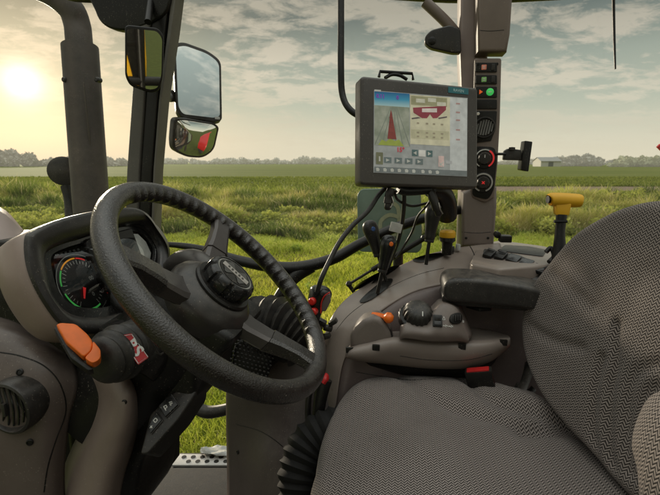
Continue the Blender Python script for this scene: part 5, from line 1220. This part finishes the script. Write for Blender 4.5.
text('00', iF, gc[0]+.021, gc[1]+.004, .0032, .010, GREYP, gauge); text('0', iF, gc[0]+.010, gc[1]-.022, .0032, .010, GREYP, gauge)
m = MB()
for k in range(13):
    for (px, py) in ((57+k*4.2, 255-k*1.1), (62+k*4.8, 303.5+.35*k-.045*k*k)):
        x_, y_ = iF.tr(px, py, .001); m.prism(iF.M, rect(.0045, .0035, x_, y_), .0014, .0018)
m.build('tell_tales', simple('dim_symbols', (.10, .10, .095), .4), disp_)
# clear cover over the instruments, slightly domed
m = MB(); m.rings([scl(Dp, 0, .006+.020*(1-k*k), k) for k in (1, .9, .8, .65, .5, .35, .2, .02)], cap1=True); m.build('cover_glass', glass('cluster_cover', 3.2), db, ang=80)
# side beige cladding of the dashboard
nf = side(40, 400, .66)
m = MB(); m.grid([
    PL([(-90, 200, .86), (-40, 202, .88), (0, 208, .90), (24, 232, .90)]),
    PL([(-90, 240, .74), (-40, 236, .76), (0, 238, .79), (24, 242, .82)]),
    PL([(-90, 250, .74), (-40, 248, .76), (0, 246, .79), (24, 248, .82)]),
    PL([(-90, 262, .76), (-40, 262, .78), (0, 262, .80), (24, 262, .82)]),
], 5); m.build('windscreen_shelf', BEIGEL, db, ang=35, solid=.004)
m = MB(); m.grid([
    PL([(-120, 310, .74), (-40, 314, .74), (8, 321, .745), (38, 338, .75), (60, 352, .755)]),
    PL([(-120, 314, .69), (-40, 320, .69), (6, 327, .69), (36, 341, .70), (66, 356, .72)]),
    PL([(-120, 330, .66), (-40, 335, .66), (10, 340, .66), (44, 350, .67), (73, 364, .70)]),
    PL([(-120, 380, .64), (-40, 380, .64), (10, 378, .64), (48, 380, .65), (77, 388, .68)]),
    PL([(-120, 430, .64), (-40, 430, .64), (10, 430, .64), (46, 428, .65), (69, 420, .68)]),
    PL([(-120, 500, .65), (-40, 500, .65), (10, 500, .65), (46, 496, .66), (63, 470, .69)]),
    PL([(-120, 560, .66), (-40, 560, .66), (10, 560, .66), (46, 550, .67), (66, 530, .70)]),
], 6); m.build('side_cladding', CLAD, db, ang=60, solid=.006)
m = MB(); m.prism(nf.M, nf.poly([(-140, 256), (22, 256), (40, 300), (60, 330), (92, 352), (100, 560), (-140, 560)]), -.26, -.13, .01); m.build('inner_block', BLACK, db)
# air vent
vf = Frame(P(11, 407, .63), BK-RT*.05, UPV)
m = MB(); m.lathe(vf.M, [(.040, -.03), (.0400, .003), (.0385, .007), (.035, .008), (.0335, .004), (.033, -.008), (.0001, -.008)], 48); vent = m.build('air_vent', DARK, db)
m = MB()
for k in range(6): 
    x_ = -.022+k*.0088; h_ = math.sqrt(.031**2-x_**2)*1.9
    m.tube([vf.at(x_-.004, -h_/2, .0), vf.at(x_+.004, 0, .004), vf.at(x_-.004, h_/2, .0)], .0016, 6, 5)
m.build('vent_louvres', GLOSSB, vent)
m = MB(); m.box(vf.M @ Matrix.Translation((-.002, 0, .008)), .006, .020, .006, .002); m.build('louvre_tab', DARK, vent)
# fin shaped cover and black column body
cb_ = side(110, 420, .68)
m = MB(); m.grid([
    PL([(80, 372, .72), (98, 378, .66), (116, 378, .64), (128, 378, .65), (136, 380, .70)]),
    PL([(86, 398, .72), (104, 400, .655), (120, 398, .63), (132, 396, .64), (139, 398, .70)]),
    PL([(84, 424, .72), (100, 424, .655), (118, 424, .63), (130, 422, .64), (138, 422, .70)]),
    PL([(72, 450, .72), (90, 448, .66), (110, 450, .64), (124, 448, .65), (132, 448, .70)]),
    PL([(62, 480, .72), (78, 482, .67), (98, 482, .65), (112, 482, .66), (122, 480, .70)]),
    PL([(56, 540, .72), (70, 540, .67), (88, 540, .66), (100, 540, .67), (112, 540, .70)]),
], 6); fin = m.build('column_cladding', BEIGE2, db, ang=60, solid=.004)
q = MB(); q.lathe(side(124.5, 402, .628).M, [(.0042, -.004), (.0042, .001), (.003, .002), (.0001, .001)], 14); q.build('screw', BLACK, fin)
m = MB(); m.prism(cb_.M, smoothpoly(cb_.poly([(62, 352), (90, 330), (150, 318), (200, 322), (232, 340), (215, 362), (198, 372), (196, 396), (180, 424), (160, 446), (144, 458), (136, 480), (125, 530), (80, 530), (66, 450)], -.02), 4), -.16, -.02, .02, 4); body = m.build('column_body', BLACK, db)
# angled switch strip
ss = Frame(P(160, 415, .66), (P(190, 380, .69)-P(146, 440, .65)), P(150, 400, .68)-P(165, 425, .66))
m = MB(); m.prism(ss.M, roundpoly(ss.poly([(140, 454), (146, 430), (150, 414), (190, 378), (197, 376), (196, 393), (178, 420), (158, 442), (147, 454)]), .006), -.05, .0, .004); strip = m.build('switch_strip', DARK, db)
for (pts, sym) in (([(158.5, 406), (171, 394.5), (178.5, 405), (165.5, 417.5)], 0), ([(149, 425.5), (156.5, 411.5), (162, 420.5), (150.5, 434)], 1)):
    q = MB(); q.prism(ss.M, roundpoly(ss.poly(pts, .003), .002), .0005, .005, .0015); b = q.build('rocker_switch', GLOSSB, strip)
    q = MB(); q.tube([ss.at(*ss.tr(a, b_, .004), .002) for a, b_ in (pts+[pts[0]])], .0009, 5, 0); q.build('switch_surround', plastic('surround', (.09, .085, .08), .5), b)
    q = MB()
    def stroke(*pp): q.tube([ss.at(*ss.tr(a, b_, .006), .0056) for a, b_ in pp], .0008, 5, 0)
    if sym == 0:
        stroke((163.5, 406.5), (166, 410.5)); stroke((163.5, 406.5), (166, 405)); stroke((166, 405), (167, 407.5)); stroke((167, 407.5), (164.6, 408.6)); stroke((169, 402.5), (172, 401.5)); stroke((169.5, 404), (172.5, 403)); stroke((170, 405.3), (171.5, 404.8))
    else:
        stroke((153.2, 420.5), (155.5, 418)); stroke((155.5, 418), (157.5, 420)); stroke((157.5, 420), (155.3, 422.6)); stroke((155.3, 422.6), (153.2, 420.5)); stroke((150.5, 426), (152, 428)); stroke((149.8, 428), (152, 425.6))
    q.build('symbol', WHITE, b)
# stalk with orange lever
stk = thing('column_stalk', 'orange ended column stalk in a ringed black boot under the cluster', 'stalk', P(140, 352, .64))
ax = (P(96, 362, .545)-P(150, 340, .66))
a_, b_ = P(150, 338, .67), P(100, 362, .575)
pts_ = [a_.lerp(b_, t) for t in (0, .25, .45, .50, .55, .62, .66, .72, .78, .83, .88, .93, 1.0, 1.04)]
m = MB(); m.tube(pts_, [.037, .037, .037, .0365, .034, .0395, .0385, .034, .037, .0355, .030, .0325, .026, .015], 36, 3); boot = m.build('boot', RUBBER, stk)
of = Frame(P(79, 346, .545), P(97, 360, .545)-P(62, 330, .55), P(92, 334, .56)-P(78, 356, .54))
def lev(pts): return roundpoly(of.poly(pts), .004, 4)
m = MB(); m.prism(of.M, lev([(56.5, 326.5), (61, 324.5), (76, 325.5), (88, 336), (93, 343), (92, 352), (84, 359), (66, 343)]), -.010, .006, .004, 4); ll = m.build('lever_paddle', ORANGE, stk)
m = MB(); m.prism(of.M, lev([(93.2, 342.5), (101, 352), (100.5, 361), (93, 365.5), (84.5, 360), (92.2, 352.5)]), -.010, .007, .004, 4); m.build('lever_root', ORANGE, stk)
m = MB(); m.prism(of.M, lev([(53, 326), (57, 322), (68, 343), (84, 360), (94, 367.5), (88, 369), (70, 356)]), -.022, -.006, .004, 3); m.build('lever_back', BLACK, stk)
# sticker on the stalk housing
hp = side(135, 350, .60); 
m = MB(); m.tube([P(158, 326, .70), P(140, 350, .655), P(128, 366, .64)], [.040, .046, .044], 28, 3); m.build('housing', BLACK, stk)
stf = Frame(P(134, 349, .590), P(146, 362, .594)-P(123, 338, .588), P(140, 343, .60)-P(128, 356, .582))
m = MB(); rows = []
so_ = stf.poly([(118.5, 336), (131.5, 333.5), (148.5, 357.5), (138, 365)])
m.prism(stf.M, roundpoly(so_, .002), 0, .0008); stc = m.build('sticker', simple('red_sticker', (.48, .012, .015), .4), stk)
m = MB(); pz = [stf.at(a*.93, b_*.90, .0012) for a, b_ in so_]; m.tube(pz+[pz[0]], .0005, 5, 0); m.build('sticker_border', WHITE, stc)
ctr_ = (sum(a for a, _ in so_)/4, sum(b_ for _, b_ in so_)/4)
text('RS', stf, ctr_[0], ctr_[1]-.0005, .0011, .0215, WHITE, stc, bold=.0007)
m = MB(); m.tube([P(142, 329, .60), P(148, 334, .595), P(153, 344, .60), P(159, 354, .61), P(163, 353, .62)], .0016, 6, 5); m.build('thin_wire', DARK, stk)

# ---------------------------------------------------------------- joints, screws and clips on the trim
def skin_line(pts, par, w_=.0011, name='panel_gap', mat=None, lift=-.0002):
    dg = bpy.context.evaluated_depsgraph_get(); out = []
    for q_ in catmull([V((*p, 0)) for p in pts], 6):
        ok, loc, nn, *_ = S.ray_cast(dg, CAM + ray(q_.x, q_.y)*.35, ray(q_.x, q_.y).normalized(), distance=2)
        if ok:
            if nn.dot(ray(q_.x, q_.y)) > 0: nn = -nn
            if out and (loc-out[-1]).length > .04: break
            out.append(loc+nn*lift)
    if len(out) > 2:
        m = MB(); m.tube(out, w_, 6, 0); m.build(name, mat or BLACK, par)
def skin_screw(px, py, par, r=.005):
    f_ = on_skin(px, py, .0004); m = MB(); m.lathe(f_.M, [(r, -.001), (r, .0012), (r*.7, .002), (r*.6, .0008), (.0001, .0008)], 16); m.build('screw', BLACK, par)
skin_line([(-2, 352), (20, 356), (44, 366), (60, 384), (66, 410), (56, 440), (48, 466), (44, 492)], db)
skin_line([(232, 362), (262, 392), (300, 420), (318, 452)], con)
skin_line([(236, 424), (262, 432), (286, 450), (296, 470)], con)
skin_line([(336, 330), (350, 314), (372, 298), (396, 284), (420, 274), (444, 268)], con, .0009)
skin_line([(356, 372), (380, 376), (410, 380), (440, 378)], con, .0010)
skin_line([(400, 356), (430, 360), (466, 360), (492, 354)], pod, .0009)
skin_line([(462, 232), (478, 233), (491, 232)], cab, .0009)
skin_line([(476, 30), (490, 31), (504, 30)], cab, .0009)
for a_, b_ in ((238, 452), (30, 442), (20, 372)): skin_screw(a_, b_, con if a_ > 100 else db)
for a_, b_ in ((466, 238), (488, 238), (497, 64), (478, 64)): skin_screw(a_, b_, cab, .0035)
